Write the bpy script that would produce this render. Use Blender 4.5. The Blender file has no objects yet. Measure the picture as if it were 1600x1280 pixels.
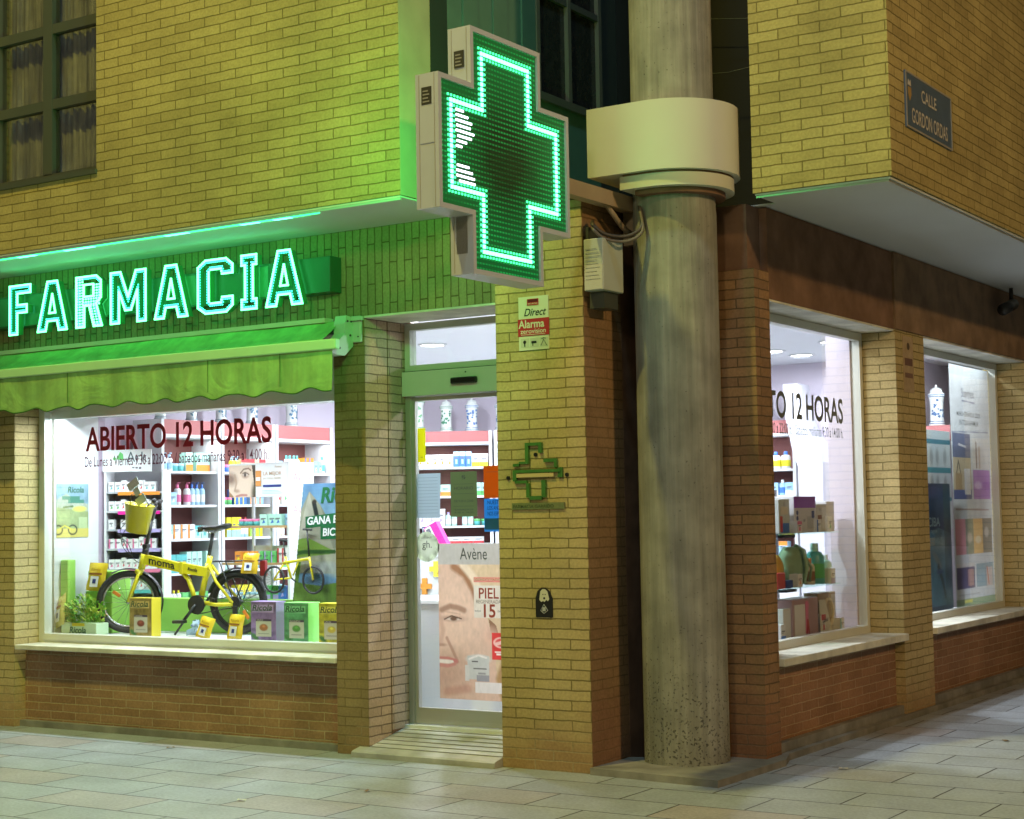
import bpy, bmesh, math, random
import numpy as np
from mathutils import Vector, Matrix
random.seed(7); RNG=np.random.default_rng(7)
sc=bpy.context.scene
COL=sc.collection
R=math.radians

# ------------------------------------------------------------------ camera
cam_d=bpy.data.cameras.new('camera'); cam=bpy.data.objects.new('camera',cam_d); COL.objects.link(cam)
yaw,pitch,roll=R(32.9),R(3.66),R(1.0)
fwd=Vector((-math.sin(yaw)*math.cos(pitch),math.cos(yaw)*math.cos(pitch),math.sin(pitch)))
r0=Vector((math.cos(yaw),math.sin(yaw),0)); u0=r0.cross(fwd)
rt=math.cos(roll)*r0-math.sin(roll)*u0; up=rt.cross(fwd)
M=Matrix((rt,up,-fwd)).transposed().to_4x4()
M.translation=Vector((5.414,-9.249,1.68))
cam.matrix_world=M
cam_d.sensor_width=36; cam_d.lens=57.69; cam_d.clip_end=500; cam_d.clip_start=.1
sc.camera=cam

# ------------------------------------------------------------------ world and street light
w=bpy.data.worlds.new('World'); sc.world=w; w.use_nodes=True
nt=w.node_tree; bg=nt.nodes['Background']
sky=nt.nodes.new('ShaderNodeTexSky'); sky.sky_type='NISHITA'; sky.sun_disc=False
sky.sun_elevation=R(-4); sky.sun_rotation=R(200)
nt.links.new(sky.outputs[0],bg.inputs[0]); bg.inputs[1].default_value=.5

def lamp(name,kind,loc,power,color,size=.3,target=None,spot=None,sizey=None,blend=.5):
    d=bpy.data.lights.new(name,kind); d.energy=power; d.color=color
    if kind=='AREA':
        d.size=size
        if sizey: d.shape='RECTANGLE'; d.size_y=sizey
        else: d.shape='DISK'
    else: d.shadow_soft_size=size
    if spot: d.spot_size=R(spot); d.spot_blend=blend
    o=bpy.data.objects.new(name,d); COL.objects.link(o); o.location=loc
    if target is not None:
        o.rotation_euler=(Vector(target)-Vector(loc)).to_track_quat('-Z','Y').to_euler()
    return o
WARM=(1,.845,.185)
lamp('street_lamp_light','POINT',(-2.4,-6.6,13.4),3800,WARM,.22)
lamp('side_street_lamp_light','POINT',(12.5,-3.5,8.0),2500,(1,.64,.27),.3)
lamp('square_lamp_light','POINT',(2.2,-3.4,12.5),900,(.48,.82,1),.3)
lamp('far_street_lamp_light','POINT',(3.5,-14,6.5),1050,(1,.84,.52),.5)
sc.view_settings.view_transform='Standard'; sc.view_settings.look='None'
sc.view_settings.exposure=0; sc.view_settings.gamma=1
sc.cycles.use_denoising=True
sc.cycles.max_bounces=7; sc.cycles.diffuse_bounces=3; sc.cycles.glossy_bounces=3
sc.cycles.transparent_max_bounces=14; sc.cycles.sample_clamp_indirect=4
sc.cycles.caustics_reflective=False; sc.cycles.caustics_refractive=False

# ------------------------------------------------------------------ materials
def newmat(name):
    m=bpy.data.materials.new(name); m.use_nodes=True
    return m,m.node_tree.nodes,m.node_tree.links,m.node_tree.nodes['Principled BSDF']
def nd(N,t,**k):
    n=N.new(t)
    for a,b in k.items(): setattr(n,a,b)
    return n
def col(c): return (c[0],c[1],c[2],1)
_mc={}
def mat(c,rough=.5,metal=0.,var=.08,scale=6.,bump=0.,name=None,emit=0.,spec=.5):
    """plain surface with a little procedural unevenness"""
    key=(tuple(round(x,3) for x in c),rough,metal,var,scale,bump,emit,spec)
    if key in _mc: return _mc[key]
    m,N,L,B=newmat(name or 'surface')
    B.inputs['Roughness'].default_value=rough; B.inputs['Metallic'].default_value=metal
    B.inputs['Specular IOR Level'].default_value=spec
    tc=nd(N,'ShaderNodeTexCoord'); no=nd(N,'ShaderNodeTexNoise'); no.inputs['Scale'].default_value=scale
    no.inputs['Detail'].default_value=4; L.new(tc.outputs['Object'],no.inputs['Vector'])
    ra=nd(N,'ShaderNodeMapRange'); ra.inputs[3].default_value=1-var; ra.inputs[4].default_value=1+var
    L.new(no.outputs['Fac'],ra.inputs[0])
    mx=nd(N,'ShaderNodeVectorMath',operation='SCALE'); mx.inputs[0].default_value=c
    L.new(ra.outputs[0],mx.inputs['Scale']); L.new(mx.outputs[0],B.inputs['Base Color'])
    if bump:
        bp=nd(N,'ShaderNodeBump'); bp.inputs['Distance'].default_value=bump; bp.inputs['Strength'].default_value=.6
        L.new(no.outputs['Fac'],bp.inputs['Height']); L.new(bp.outputs[0],B.inputs['Normal'])
    if emit:
        B.inputs['Emission Color'].default_value=col(c); B.inputs['Emission Strength'].default_value=emit
    _mc[key]=m; return m
def emis(c,s,name='light'):
    m,N,L,B=newmat(name); B.inputs['Base Color'].default_value=(.02,.02,.02,1)
    B.inputs['Emission Color'].default_value=col(c); B.inputs['Emission Strength'].default_value=s
    return m
def brick(name,c1,c2,mortar,low=None,lowmortar=None,zsplit=None,soldier=False,bw=.29,rh=.066,ms=.0055,dirt=.25,mulz=None,bump=.006,offx=0.):
    m,N,L,B=newmat(name); B.inputs['Roughness'].default_value=.85; B.inputs['Specular IOR Level'].default_value=.3
    uv=nd(N,'ShaderNodeUVMap'); geo=nd(N,'ShaderNodeNewGeometry')
    mp=nd(N,'ShaderNodeMapping')
    if soldier: mp.inputs['Rotation'].default_value=(0,0,R(90)); mp.inputs['Location'].default_value=(.15,0,0)
    else: mp.inputs['Location'].default_value=(offx,0,0)
    L.new(uv.outputs[0],mp.inputs[0])
    n1=nd(N,'ShaderNodeTexNoise'); n1.inputs['Scale'].default_value=9; n1.inputs['Detail'].default_value=3; L.new(geo.outputs['Position'],n1.inputs['Vector'])
    sb=nd(N,'ShaderNodeVectorMath',operation='SUBTRACT'); L.new(n1.outputs['Color'],sb.inputs[0]); sb.inputs[1].default_value=(.5,.5,.5)
    s1=nd(N,'ShaderNodeVectorMath',operation='SCALE'); L.new(sb.outputs[0],s1.inputs[0]); s1.inputs['Scale'].default_value=.014
    ad=nd(N,'ShaderNodeVectorMath',operation='ADD'); L.new(mp.outputs[0],ad.inputs[0]); L.new(s1.outputs[0],ad.inputs[1])
    br=nd(N,'ShaderNodeTexBrick'); L.new(ad.outputs[0],br.inputs['Vector'])
    br.inputs['Scale'].default_value=1; br.inputs['Brick Width'].default_value=bw; br.inputs['Row Height'].default_value=rh
    br.inputs['Mortar Size'].default_value=ms; br.inputs['Mortar Smooth'].default_value=.35; br.inputs['Bias'].default_value=-.1
    br.inputs['Color1'].default_value=(0,0,0,1); br.inputs['Color2'].default_value=(1,1,1,1); br.inputs['Mortar'].default_value=(.5,.5,.5,1)
    def mix(a,b,f):
        x=nd(N,'ShaderNodeMix',data_type='RGBA')
        for v,s in ((a,x.inputs['A']),(b,x.inputs['B'])):
            if isinstance(v,tuple): s.default_value=col(v)
            else: L.new(v,s)
        L.new(f,x.inputs['Factor']); return x.outputs['Result']
    bc=mix(c1,c2,br.outputs['Color'])
    # fine grain
    n2=nd(N,'ShaderNodeTexNoise'); n2.inputs['Scale'].default_value=55; n2.inputs['Detail'].default_value=5; L.new(geo.outputs['Position'],n2.inputs['Vector'])
    n3=nd(N,'ShaderNodeTexNoise'); n3.inputs['Scale'].default_value=1.3; n3.inputs['Detail'].default_value=6; n3.inputs['Roughness'].default_value=.65
    L.new(geo.outputs['Position'],n3.inputs['Vector'])
    mortarc=mortar
    if low:
        sp=nd(N,'ShaderNodeSeparateXYZ'); L.new(geo.outputs['Position'],sp.inputs[0])
        n4=nd(N,'ShaderNodeTexNoise'); n4.inputs['Scale'].default_value=3.5; n4.inputs['Detail'].default_value=5; L.new(geo.outputs['Position'],n4.inputs['Vector'])
        a=nd(N,'ShaderNodeMath',operation='MULTIPLY_ADD'); L.new(n4.outputs['Fac'],a.inputs[0]); a.inputs[1].default_value=.7; L.new(sp.outputs['Z'],a.inputs[2])
        mr=nd(N,'ShaderNodeMapRange'); L.new(a.outputs[0],mr.inputs[0]); mr.inputs[1].default_value=zsplit+.12; mr.inputs[2].default_value=zsplit+.40; mr.inputs[3].default_value=1; mr.inputs[4].default_value=0
        bc=mix(bc,low,mr.outputs[0]); mortarc=mix(mortar,lowmortar,mr.outputs[0])
    mc=mix(bc,mortarc,br.outputs['Fac'])
    r2=nd(N,'ShaderNodeMapRange'); L.new(n2.outputs['Fac'],r2.inputs[0]); r2.inputs[1].default_value=.3; r2.inputs[2].default_value=.7; r2.inputs[3].default_value=.86; r2.inputs[4].default_value=1.12
    r3=nd(N,'ShaderNodeMapRange'); L.new(n3.outputs['Fac'],r3.inputs[0]); r3.inputs[1].default_value=.3; r3.inputs[2].default_value=.7; r3.inputs[3].default_value=1-dirt; r3.inputs[4].default_value=1+dirt*.6
    m1=nd(N,'ShaderNodeMath',operation='MULTIPLY'); L.new(r2.outputs[0],m1.inputs[0]); L.new(r3.outputs[0],m1.inputs[1])
    sc1=nd(N,'ShaderNodeVectorMath',operation='SCALE'); L.new(mc,sc1.inputs[0]); L.new(m1.outputs[0],sc1.inputs['Scale'])
    L.new(sc1.outputs[0],B.inputs['Base Color'])
    h=nd(N,'ShaderNodeMath',operation='MULTIPLY_ADD'); L.new(br.outputs['Fac'],h.inputs[0]); h.inputs[1].default_value=-1; 
    h2=nd(N,'ShaderNodeMath',operation='MULTIPLY'); L.new(n2.outputs['Fac'],h2.inputs[0]); h2.inputs[1].default_value=.35
    L.new(h2.outputs[0],h.inputs[2])
    bp=nd(N,'ShaderNodeBump'); bp.inputs['Distance'].default_value=bump; bp.inputs['Strength'].default_value=.6
    L.new(h.outputs[0],bp.inputs['Height']); L.new(bp.outputs[0],B.inputs['Normal'])
    return m
Y1,Y2=(.50,.40,.20),(.40,.30,.14)
BR_UP=brick('yellow_brick_upper',(.40,.335,.14),(.32,.262,.105),(.17,.138,.048),dirt=.26,ms=.0052,rh=.069)
BR_PIL=brick('yellow_brick_pillar',(.50,.40,.19),(.42,.33,.15),(.21,.17,.065),low=(.38,.25,.12),lowmortar=(.40,.31,.17),zsplit=.30,dirt=.22)
BR_LOW=brick('brown_brick',(.36,.22,.12),(.26,.15,.08),(.42,.33,.20),dirt=.3,ms=.005)
BR_LOWB=brick('brown_brick_side',(.33,.18,.10),(.26,.14,.075),(.44,.31,.19),dirt=.3,ms=.004)
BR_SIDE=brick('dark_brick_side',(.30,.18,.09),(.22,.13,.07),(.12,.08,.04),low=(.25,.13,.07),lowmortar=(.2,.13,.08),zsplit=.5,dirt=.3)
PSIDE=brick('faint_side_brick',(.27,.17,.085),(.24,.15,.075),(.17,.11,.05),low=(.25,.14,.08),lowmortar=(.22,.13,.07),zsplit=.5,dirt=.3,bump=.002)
BR_BRN=brick('brown_pilaster_brick',(.26,.19,.09),(.22,.155,.07),(.17,.12,.05),low=(.25,.14,.07),lowmortar=(.42,.34,.22),zsplit=.12,dirt=.3)
BR_PINK=brick('pale_reveal_brick',(.46,.34,.25),(.40,.29,.21),(.18,.13,.09),dirt=.2)
BR_SOL=brick('soldier_brick',(.27,.25,.12),(.22,.20,.09),(.11,.09,.035),soldier=True,dirt=.25)
def concrete(name,c,streak=True,rough=.85,bump=.01,dk=.5,holes=True):
    m,N,L,B=newmat(name); B.inputs['Roughness'].default_value=rough; B.inputs['Specular IOR Level'].default_value=.25
    geo=nd(N,'ShaderNodeNewGeometry')
    mp=nd(N,'ShaderNodeMapping'); mp.inputs['Scale'].default_value=(22,22,.9) if streak else (3,3,3); L.new(geo.outputs['Position'],mp.inputs[0])
    n=nd(N,'ShaderNodeTexNoise'); n.inputs['Scale'].default_value=1; n.inputs['Detail'].default_value=7; n.inputs['Roughness'].default_value=.6; L.new(mp.outputs[0],n.inputs['Vector'])
    n2=nd(N,'ShaderNodeTexNoise'); n2.inputs['Scale'].default_value=5; n2.inputs['Detail'].default_value=8; L.new(geo.outputs['Position'],n2.inputs['Vector'])
    r=nd(N,'ShaderNodeMapRange'); L.new(n.outputs['Fac'],r.inputs[0]); r.inputs[1].default_value=.32; r.inputs[2].default_value=.68; r.inputs[3].default_value=dk; r.inputs[4].default_value=1.25
    r2=nd(N,'ShaderNodeMapRange'); L.new(n2.outputs['Fac'],r2.inputs[0]); r2.inputs[1].default_value=.35; r2.inputs[2].default_value=.65; r2.inputs[3].default_value=.82; r2.inputs[4].default_value=1.12
    mu=nd(N,'ShaderNodeMath',operation='MULTIPLY'); L.new(r.outputs[0],mu.inputs[0]); L.new(r2.outputs[0],mu.inputs[1])
    f=mu.outputs[0]; hh=n.outputs['Fac']
    if holes:
        v=nd(N,'ShaderNodeTexNoise'); v.inputs['Scale'].default_value=62; v.inputs['Detail'].default_value=3; L.new(geo.outputs['Position'],v.inputs['Vector'])
        sp=nd(N,'ShaderNodeSeparateXYZ'); L.new(geo.outputs['Position'],sp.inputs[0])
        zr=nd(N,'ShaderNodeMapRange'); L.new(sp.outputs['Z'],zr.inputs[0]); zr.inputs[1].default_value=.1; zr.inputs[2].default_value=1.1; zr.inputs[3].default_value=.57; zr.inputs[4].default_value=.69
        sbb=nd(N,'ShaderNodeMath',operation='SUBTRACT'); L.new(v.outputs['Fac'],sbb.inputs[0]); L.new(zr.outputs[0],sbb.inputs[1])
        hr=nd(N,'ShaderNodeMapRange'); L.new(sbb.outputs[0],hr.inputs[0]); hr.inputs[1].default_value=0; hr.inputs[2].default_value=.05; hr.inputs[3].default_value=1; hr.inputs[4].default_value=.42
        m2=nd(N,'ShaderNodeMath',operation='MULTIPLY'); L.new(f,m2.inputs[0]); L.new(hr.outputs[0],m2.inputs[1]); f=m2.outputs[0]
        m3=nd(N,'ShaderNodeMath',operation='ADD'); L.new(hr.outputs[0],m3.inputs[0]); L.new(n.outputs['Fac'],m3.inputs[1]); hh=m3.outputs[0]
    s=nd(N,'ShaderNodeVectorMath',operation='SCALE'); s.inputs[0].default_value=c; L.new(f,s.inputs['Scale']); L.new(s.outputs[0],B.inputs['Base Color'])
    bp=nd(N,'ShaderNodeBump'); bp.inputs['Distance'].default_value=bump; bp.inputs['Strength'].default_value=.8; L.new(hh,bp.inputs['Height']); L.new(bp.outputs[0],B.inputs['Normal'])
    return m
CONC=concrete('board_marked_concrete',(.245,.25,.215),dk=.80,bump=.012)
PLINTH=concrete('plinth_concrete',(.24,.235,.21),streak=False,holes=False,dk=.7)
STEPM=concrete('step_stone',(.42,.42,.40),streak=False,holes=False,dk=.75,rough=.4,bump=.002)
PLASTER=mat((.54,.58,.58),.85,var=.07,scale=1.6,bump=.002)
CREAM=concrete('painted_cream',(.56,.55,.46),streak=False,holes=False,dk=.9,bump=.001)
DBROWN=concrete('dark_brown_render',(.17,.10,.065),streak=False,holes=False,dk=.8,bump=.003)
DBROWN2=concrete('brown_render',(.21,.14,.09),streak=False,holes=False,dk=.8,bump=.003)
GREENP=mat((.10,.20,.15),.5,var=.15)
BLACK=mat((.004,.004,.004),.9)
FRAMEW=mat((.62,.64,.58),.35,var=.05)
ALU=mat((.50,.50,.46),.35,metal=.6,var=.05)
DARKF=mat((.05,.06,.05),.5)
LAV=mat((.62,.56,.66),.7,var=.04,scale=2)
LAVD=mat((.46,.38,.48),.7,var=.04,scale=2)
WHITE=mat((.68,.70,.72),.45,var=.04)
CEIL=mat((.74,.76,.80),.7,var=.02)
FLOORM=mat((.72,.74,.76),.25,var=.05)
RED=mat((.42,.14,.14),.55,var=.05)
MAROON=mat((.20,.065,.06),.6,var=.1)
GREY=mat((.42,.44,.47),.5,var=.05)
def glass(name,tint=(1,1,1),refl=.08,dust=0.):
    m,N,L,B=newmat(name); N.remove(B)
    out=[n for n in N if n.type=='OUTPUT_MATERIAL'][0]
    t=nd(N,'ShaderNodeBsdfTransparent'); t.inputs[0].default_value=col(tint)
    g=nd(N,'ShaderNodeBsdfGlossy'); g.inputs['Roughness'].default_value=.01; g.inputs[0].default_value=(.9,.9,.9,1)
    lw=nd(N,'ShaderNodeLayerWeight'); lw.inputs[0].default_value=.25
    mr=nd(N,'ShaderNodeMapRange'); L.new(lw.outputs['Fresnel'],mr.inputs[0]); mr.inputs[3].default_value=refl*.4; mr.inputs[4].default_value=.3
    mx=nd(N,'ShaderNodeMixShader'); L.new(mr.outputs[0],mx.inputs[0]); L.new(t.outputs[0],mx.inputs[1]); L.new(g.outputs[0],mx.inputs[2])
    L.new(mx.outputs[0],out.inputs[0]); return m
GLASS=glass('window_glass')
GLASSG=glass('green_edge_glass',(.85,.97,.92),.2)
def pavement():
    m,N,L,B=newmat('pavement_slabs')
    geo=nd(N,'ShaderNodeNewGeometry'); mp=nd(N,'ShaderNodeMapping'); mp.inputs['Location'].default_value=(.2,.30,0); L.new(geo.outputs['Position'],mp.inputs[0])
    n0=nd(N,'ShaderNodeTexNoise'); n0.inputs['Scale'].default_value=3; L.new(geo.outputs['Position'],n0.inputs['Vector'])
    sb=nd(N,'ShaderNodeVectorMath',operation='SUBTRACT'); L.new(n0.outputs['Color'],sb.inputs[0]); sb.inputs[1].default_value=(.5,.5,.5)
    sl=nd(N,'ShaderNodeVectorMath',operation='SCALE'); L.new(sb.outputs[0],sl.inputs[0]); sl.inputs['Scale'].default_value=.012
    ad=nd(N,'ShaderNodeVectorMath',operation='ADD'); L.new(mp.outputs[0],ad.inputs[0]); L.new(sl.outputs[0],ad.inputs[1])
    br=nd(N,'ShaderNodeTexBrick'); L.new(ad.outputs[0],br.inputs['Vector']); br.inputs['Scale'].default_value=1
    br.inputs['Brick Width'].default_value=.80; br.inputs['Row Height'].default_value=.42; br.inputs['Mortar Size'].default_value=.006; br.inputs['Mortar Smooth'].default_value=.3
    br.inputs['Color1'].default_value=(0,0,0,1); br.inputs['Color2'].default_value=(1,1,1,1); br.inputs['Mortar'].default_value=(.5,.5,.5,1)
    ramp=nd(N,'ShaderNodeValToRGB'); L.new(br.outputs['Color'],ramp.inputs[0])
    e=ramp.color_ramp.elements; e[0].position=0; e[0].color=(.32,.36,.40,1); e[1].position=1; e[1].color=(.38,.35,.35,1)
    x=ramp.color_ramp.elements.new(.45); x.color=(.36,.40,.44,1); x=ramp.color_ramp.elements.new(.8); x.color=(.34,.375,.41,1)
    n2=nd(N,'ShaderNodeTexNoise'); n2.inputs['Scale'].default_value=2.2; n2.inputs['Detail'].default_value=9; n2.inputs['Roughness'].default_value=.7; L.new(geo.outputs['Position'],n2.inputs['Vector'])
    r2=nd(N,'ShaderNodeMapRange'); L.new(n2.outputs['Fac'],r2.inputs[0]); r2.inputs[1].default_value=.3; r2.inputs[2].default_value=.7; r2.inputs[3].default_value=.78; r2.inputs[4].default_value=1.14
    s2=nd(N,'ShaderNodeVectorMath',operation='SCALE'); L.new(ramp.outputs[0],s2.inputs[0]); L.new(r2.outputs[0],s2.inputs['Scale'])
    mx=nd(N,'ShaderNodeMix',data_type='RGBA'); L.new(br.outputs['Fac'],mx.inputs['Factor']); L.new(s2.outputs[0],mx.inputs['A']); mx.inputs['B'].default_value=(.045,.04,.03,1)
    vo=nd(N,'ShaderNodeTexVoronoi'); vo.inputs['Scale'].default_value=2.3; L.new(geo.outputs['Position'],vo.inputs['Vector'])
    vr=nd(N,'ShaderNodeMapRange'); L.new(vo.outputs['Distance'],vr.inputs[0]); vr.inputs[1].default_value=.035; vr.inputs[2].default_value=.055; vr.inputs[3].default_value=.45; vr.inputs[4].default_value=1
    n5=nd(N,'ShaderNodeTexNoise'); n5.inputs['Scale'].default_value=45; n5.inputs['Detail'].default_value=6; L.new(geo.outputs['Position'],n5.inputs['Vector'])
    r5=nd(N,'ShaderNodeMapRange'); L.new(n5.outputs['Fac'],r5.inputs[0]); r5.inputs[1].default_value=.3; r5.inputs[2].default_value=.7; r5.inputs[3].default_value=.82; r5.inputs[4].default_value=1.12
    vm=nd(N,'ShaderNodeMath',operation='MULTIPLY'); L.new(vr.outputs[0],vm.inputs[0]); L.new(r5.outputs[0],vm.inputs[1])
    vs_=nd(N,'ShaderNodeVectorMath',operation='SCALE'); L.new(mx.outputs['Result'],vs_.inputs[0]); L.new(vm.outputs[0],vs_.inputs['Scale']); L.new(vs_.outputs[0],B.inputs['Base Color'])
    n3=nd(N,'ShaderNodeTexNoise'); n3.inputs['Scale'].default_value=60; n3.inputs['Detail'].default_value=4; L.new(geo.outputs['Position'],n3.inputs['Vector'])
    rr=nd(N,'ShaderNodeMapRange'); L.new(n2.outputs['Fac'],rr.inputs[0]); rr.inputs[3].default_value=.36; rr.inputs[4].default_value=.62; L.new(rr.outputs[0],B.inputs['Roughness'])
    h=nd(N,'ShaderNodeMath',operation='MULTIPLY_ADD'); L.new(br.outputs['Fac'],h.inputs[0]); h.inputs[1].default_value=-1.2
    h2=nd(N,'ShaderNodeMath',operation='MULTIPLY'); L.new(n3.outputs['Fac'],h2.inputs[0]); h2.inputs[1].default_value=.45; L.new(h2.outputs[0],h.inputs[2])
    bp=nd(N,'ShaderNodeBump'); bp.inputs['Distance'].default_value=.004; L.new(h.outputs[0],bp.inputs['Height']); L.new(bp.outputs[0],B.inputs['Normal'])
    return m
PAVE=pavement()

# ------------------------------------------------------------------ mesh builder
class MB:
    def __init__(s): s.v=[]; s.f=[]; s.m=[]; s.sm=[]; s.mats=[]
    def mi(s,m):
        if m not in s.mats: s.mats.append(m)
        return s.mats.index(m)
    def add(s,vs,fs,m,smooth=False,M=None):
        b=len(s.v); k=s.mi(m)
        if M is not None: vs=[M@Vector(v) for v in vs]
        s.v+= [tuple(v) for v in vs]
        for f in fs: s.f.append(tuple(b+i for i in f)); s.m.append(k); s.sm.append(smooth)
        return s
    def box(s,x0,x1,y0,y1,z0,z1,m,M=None,bev=0):
        if x0>x1: x0,x1=x1,x0
        if y0>y1: y0,y1=y1,y0
        if z0>z1: z0,z1=z1,z0
        if bev:
            bm=bmesh.new(); bmesh.ops.create_cube(bm,size=1)
            for v in bm.verts: v.co=Vector(((x0+x1)/2+v.co.x*(x1-x0),(y0+y1)/2+v.co.y*(y1-y0),(z0+z1)/2+v.co.z*(z1-z0)))
            bmesh.ops.bevel(bm,geom=bm.edges[:],offset=bev,segments=2,profile=.5,affect='EDGES')
            bm.verts.index_update()
            vs=[v.co.copy() for v in bm.verts]; fs=[[v.index for v in f.verts] for f in bm.faces]; bm.free()
            return s.add(vs,fs,m,False,M)
        vs=[(x,y,z) for x in (x0,x1) for y in (y0,y1) for z in (z0,z1)]
        fs=[(0,1,3,2),(4,6,7,5),(0,4,5,1),(2,3,7,6),(0,2,6,4),(1,5,7,3)]
        return s.add(vs,fs,m,False,M)
    def prism(s,pts,a,b,m,axis='y',M=None,smooth=False):
        """pts 2-D polygon; extruded from a to b along axis"""
        n=len(pts)
        def p(q,t): return {'y':(q[0],t,q[1]),'x':(t,q[0],q[1]),'z':(q[0],q[1],t)}[axis]
        vs=[p(q,a) for q in pts]+[p(q,b) for q in pts]
        fs=[tuple(range(n)),tuple(range(2*n-1,n-1,-1))]+[(i,i+n,(i+1)%n+n,(i+1)%n) for i in range(n)]
        return s.add(vs,fs,m,smooth,M)
    def tube(s,path,r,m,n=8,M=None,caps=True,closed=False):
        path=[Vector(p) for p in path]; k=len(path)
        rs=r if isinstance(r,(list,tuple)) else [r]*k
        vs=[]; prev=None
        for i,p in enumerate(path):
            if closed: t=(path[(i+1)%k]-path[i-1]).normalized()
            else: t=(path[min(i+1,k-1)]-path[max(i-1,0)]).normalized()
            if prev is None:
                a=Vector((0,0,1)) if abs(t.z)<.9 else Vector((1,0,0)); prev=t.cross(a).normalized()
            prev=(prev-t*prev.dot(t)).normalized(); q=t.cross(prev)
            for j in range(n):
                an=2*math.pi*j/n; vs.append(p+(prev*math.cos(an)+q*math.sin(an))*rs[i])
        fs=[]
        for i in range(k if closed else k-1):
            for j in range(n):
                a=i*n+j; b=i*n+(j+1)%n; c=((i+1)%k)*n+(j+1)%n; d=((i+1)%k)*n+j; fs.append((a,b,c,d))
        if caps and not closed: fs+=[tuple(range(n-1,-1,-1)),tuple((k-1)*n+j for j in range(n))]
        return s.add(vs,fs,m,True,M)
    def lathe(s,prof,m,n=16,c=(0,0,0),M=None):
        vs=[(c[0]+r*math.cos(2*math.pi*j/n),c[1]+r*math.sin(2*math.pi*j/n),c[2]+z) for r,z in prof for j in range(n)]
        fs=[(i*n+j,i*n+(j+1)%n,(i+1)*n+(j+1)%n,(i+1)*n+j) for i in range(len(prof)-1) for j in range(n)]
        return s.add(vs,fs,m,True,M)
    def disc(s,c,r,th,m,normal=(0,-1,0),n=24):
        q=Vector((0,0,1)).rotation_difference(Vector(normal)).to_matrix().to_4x4(); q.translation=Vector(c)
        return s.prism([(r*math.cos(2*math.pi*i/n),r*math.sin(2*math.pi*i/n)) for i in range(n)],0,th,m,'z',q)
    def mesh(s,name,org=(0,0,0)):
        me=bpy.data.meshes.new(name); o=Vector(org)
        me.from_pydata([tuple(Vector(v)-o) for v in s.v],[],s.f)
        for m in s.mats: me.materials.append(m)
        for p,k,sm in zip(me.polygons,s.m,s.sm): p.material_index=k; p.use_smooth=sm
        bm=bmesh.new(); bm.from_mesh(me); bmesh.ops.recalc_face_normals(bm,faces=bm.faces[:]); bm.to_mesh(me); bm.free()
        uv=me.uv_layers.new(name='UVMap')
        for p in me.polygons:
            n=p.normal
            for li in p.loop_indices:
                c=me.vertices[me.loops[li].vertex_index].co+o
                if abs(n.z)>.7: t=(c.x,c.y)
                elif abs(n.x)>abs(n.y): t=(c.y,c.z)
                else: t=(c.x,c.z)
                uv.data[li].uv=t
        return me
def tag(o,label=None,cat=None,group=None,kind=None):
    if label: o['label']=label
    if cat: o['category']=cat
    if group: o['group']=group
    if kind: o['kind']=kind
    return o
def thing(name,loc,label,cat,group=None,rz=0):
    o=bpy.data.objects.new(name,None); COL.objects.link(o); o.location=loc; o.rotation_euler=(0,0,rz)
    o.empty_display_size=.1
    return tag(o,label,cat,group)
def part(name,mb,parent,label=None):
    """mesh given in world coordinates when the root is unrotated; stored in the root's own frame"""
    root=parent
    while root.parent: root=root.parent
    org=root.location if root.get('worldspace',1) and root.rotation_euler.z==0 else (0,0,0)
    me=mb.mesh(name,org)
    o=bpy.data.objects.new(name,me); COL.objects.link(o); o.parent=parent
    if label: o['label']=label
    return o
def single(name,mb,org,label,cat,group=None,rz=0,local=False):
    me=mb.mesh(name,(0,0,0) if local else org)
    o=bpy.data.objects.new(name,me); COL.objects.link(o); o.location=org; o.rotation_euler=(0,0,rz)
    return tag(o,label,cat,group)
def struct(name,mb,org=(0,0,0)):
    o=bpy.data.objects.new(name,mb.mesh(name,org)); COL.objects.link(o); o.location=org; o['kind']='structure'; return o
def textmesh(s,size,M,extrude=.002,offset=0.,shear=0.,sx=1.,align='LEFT',spacing=1.):
    cu=bpy.data.curves.new('lettering','FONT'); cu.body=s; cu.size=size; cu.extrude=extrude; cu.offset=offset; cu.shear=shear
    cu.align_x=align; cu.space_character=spacing; cu.resolution_u=4
    ob=bpy.data.objects.new('lettering',cu); COL.objects.link(ob); bpy.context.view_layer.update()
    dg=bpy.context.evaluated_depsgraph_get()
    me=bpy.data.meshes.new_from_object(ob.evaluated_get(dg))
    vs=[M@Vector((v.co.x*sx,v.co.y,v.co.z)) for v in me.vertices]; fs=[tuple(p.vertices) for p in me.polygons]
    bpy.data.objects.remove(ob); bpy.data.curves.remove(cu); bpy.data.meshes.remove(me)
    return vs,fs
def frame(org,xdir,ydir=(0,0,1)):
    x=Vector(xdir).normalized(); y=Vector(ydir).normalized(); z=x.cross(y)
    m=Matrix((x,y,z)).transposed().to_4x4(); m.translation=Vector(org); return m
def FA(x,y,z): return frame((x,y,z),(1,0,0))          # faces -Y
def FB(x,y,z): return frame((x,y,z),(0,1,0))          # faces +X
def txt(mb,s,size,M,m,**k):
    vs,fs=textmesh(s,size,M,**k); mb.add(vs,fs,m); return mb

def fit(s,w,h,M,m,off,mb,**k):
    vs,fs=textmesh(s,1.0,Matrix.Identity(4),extrude=.0,offset=off,**k)
    x0=min(v.x for v in vs);x1=max(v.x for v in vs);y0=min(v.y for v in vs);y1=max(v.y for v in vs)
    mb.add([M@Vector(((v.x-x0)/(x1-x0)*w,(v.y-y0)/(y1-y0)*h,0)) for v in vs],fs,m)

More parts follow.
